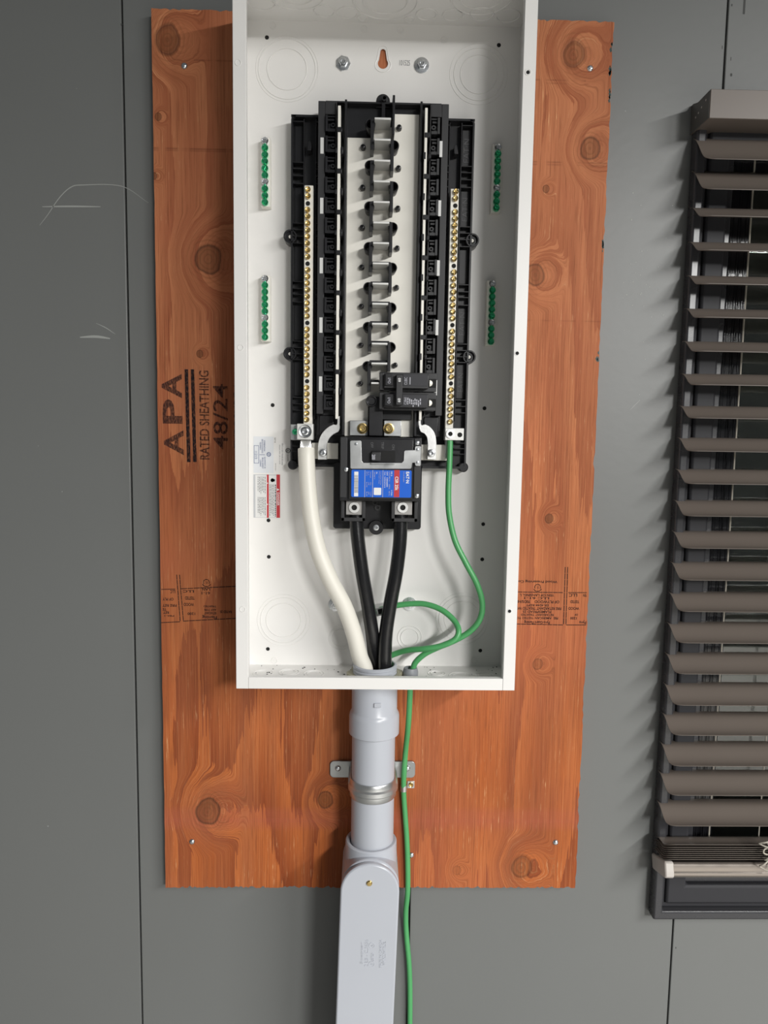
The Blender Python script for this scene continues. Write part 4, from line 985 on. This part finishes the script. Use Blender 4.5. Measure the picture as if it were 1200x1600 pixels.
# ================================================================== BLIND
BLX, BLX1 = .4222, 1.3150
bl = thing('window_blind', (.87, 0, .03), 'taupe horizontal slatted blind hanging in front of the dark window', 'blind')
MB().box(BLX, BLX1, -.0570, -.0555, 1.0848, 1.1208).box(BLX, BLX1, -.0555, -.0010, 1.0848, 1.0862).box(BLX, BLX1, -.0555, -.0510, 1.1196, 1.1208).build('head_rail', M['slat'], bl, bev=.0006)
for s, xx in ((-1, BLX), (1, BLX1)):
    MB().prism_x([(-.0555, 1.0855), (-.0555, 1.1200), (-.0200, 1.1195), (-.0060, 1.1235), (-.0008, 1.1235), (-.0008, 1.0855)], xx - .0006, xx + .0006).box(xx - .0006, xx + .009, -.0012, 0, 1.0855, 1.1235).build('mounting_bracket', M['bracket'], bl)
    for (yy, zz_) in ((-.016, 1.1020), (-.024, 1.1045), (-.033, 1.1080), (-.045, 1.1120)): MB().lathe((xx - .0008, yy, zz_), [(.0014, 0), (.0014, .0016)], 'x', 10).build('bracket_hole', M['cap'], bl)


def slat_mesh(dz, curl=.0030):
    b = MB(); ny = 20; prof = []
    for k in range(ny + 1):
        t = k / ny; prof.append((-.0080 - .0500 * t, -dz * t + curl * math.sin(2 * math.pi * t) * 1.0))
    tks = .0007; L0 = BLX; R = .011; rows = []
    for k, (yy, zz_) in enumerate(prof):
        t = k / ny; e = 0
        dd = (1 - t) * .05
        if dd < R: e = R - math.sqrt(max(0, R * R - (R - dd) ** 2))
        dd = t * .05; R2 = .004
        if dd < R2: e = max(e, R2 - math.sqrt(max(0, R2 * R2 - (R2 - dd) ** 2)))
        e = min(e, R)
        rows.append([b.bm.verts.new((x, yy, zz_ + o_)) for x in (L0 + e, BLX1 - e) for o_ in (0, -tks)])
    for A, B_ in zip(rows[:-1], rows[1:]):
        for i, j in ((0, 2), (2, 3), (3, 1), (1, 0)): b.bm.faces.new((A[i], A[j], B_[j], B_[i]))
    b.bm.faces.new((rows[0][0], rows[0][2], rows[0][3], rows[0][1])); b.bm.faces.new((rows[-1][0], rows[-1][2], rows[-1][3], rows[-1][1]))
    return b.mesh('slat', M['slat'])


SL = [(1.0784, .0437), (1.0357, .0387), (.9860, .0232), (.9405, .0210), (.8953, .0190), (.8508, .0184), (.8063, .0181), (.7620, .0180), (.7175, .0178), (.6730, .0178), (.6287, .0178), (.5845, .0180), (.5400, .0180), (.4955, .0180), (.4512, .0184), (.4066, .0180), (.3612, .0173), (.3158, .0166), (.2710, .0162), (.2258, .0157), (.1813, .0155), (.1354, .0148)]
cache = {}
for (zb_, dz) in SL:
    kz_ = round(dz, 3)
    if kz_ not in cache: cache[kz_] = slat_mesh(kz_)
    inst('slat', cache[kz_], (0, 0, zb_), bl)
mst = slat_mesh(-.0165, .0028)
for k in range(8): inst('slat', mst, (rd.uniform(-.001, .001), 0, .0535 + .0030 * k + (.0012 if k == 7 else 0)), bl)
mt = Matrix.Translation((0, -.033, .046)) @ Matrix.Rotation(math.radians(17), 4, 'X').inverted() @ Matrix.Translation((0, .033, -.046))
rp = [(-.0080, .0390), (-.0100, .0355), (-.054, .0345), (-.0575, .0375), (-.0580, .0410), (-.0572, .0425), (-.0580, .0440), (-.0580, .0530), (-.0560, .0555), (-.0100, .0560), (-.0080, .0530)]
MB().prism_x(rp, BLX + .010, BLX1 - .010).xf(mt).build('bottom_rail', M['rail'], bl, bev=.0006)
for xa_, xb_ in ((BLX - .001, BLX + .0125), (BLX1 - .0125, BLX1 + .001)):
    MB().prism_x([(y * 1.03 + .0012, (z - .0455) * 1.12 + .0455) for y, z in rp if (y, z) != (-.0572, .0425)], xa_, xb_).xf(mt).build('end_cap', M['cap'], bl, bev=.0022)
for xx in (.511, .868, 1.24):
    MB().tube([(xx, -.0062, 1.086), (xx - .004, -.0062, .055)], .0013, 8).build('lift_cord', M['cord'], bl)
    MB().tube([(xx + .004, -.0595, 1.086)] + [(xx + .004, -.0597, 1.05), (xx + .004, -.0597, .1)] + [(xx + .004, -.0597, .072)], .0005, 6).tube([(xx + .004, -.0062, 1.086), (xx + .004, -.0062, .06)], .0005, 6).build('ladder_cord', M['cord'], bl) if xx > .6 else None
MB().tube([(.5860, -.0062, 1.086), (.5850, -.0062, .80), (.584, -.0062, .30), (.583, -.0062, .070)], .0010, 8).build('lift_cord', M['cord'], bl)
# bunched loops of lift cord resting on the stacked slats
b = MB()
for (cu_, cv_, w, h, a) in ((1192, 1317, 12, 5, .12), (1195, 1331, 12, 6, -.2), (1198, 1339, 11, 5, .5), (1191, 1352, 11, 8, .05), (1200, 1322, 9, 4, -.5)):
    cx, cz = at(cu_ + 6, cv_, -.064); pts = []
    for k in range(25):
        t = 2 * math.pi * k / 24; ex, ez = w * .00085 * math.cos(t), h * .00085 * math.sin(t) * (1 + .4 * math.cos(t))
        pts.append((cx + ex * math.cos(a) - ez * math.sin(a), -.0655 - .003 * math.sin(t * 2 + cu_), cz + ex * math.sin(a) + ez * math.cos(a)))
    b.tube(pts, .0011, 8)
b.build('cord_loops', M['cord'], bl)
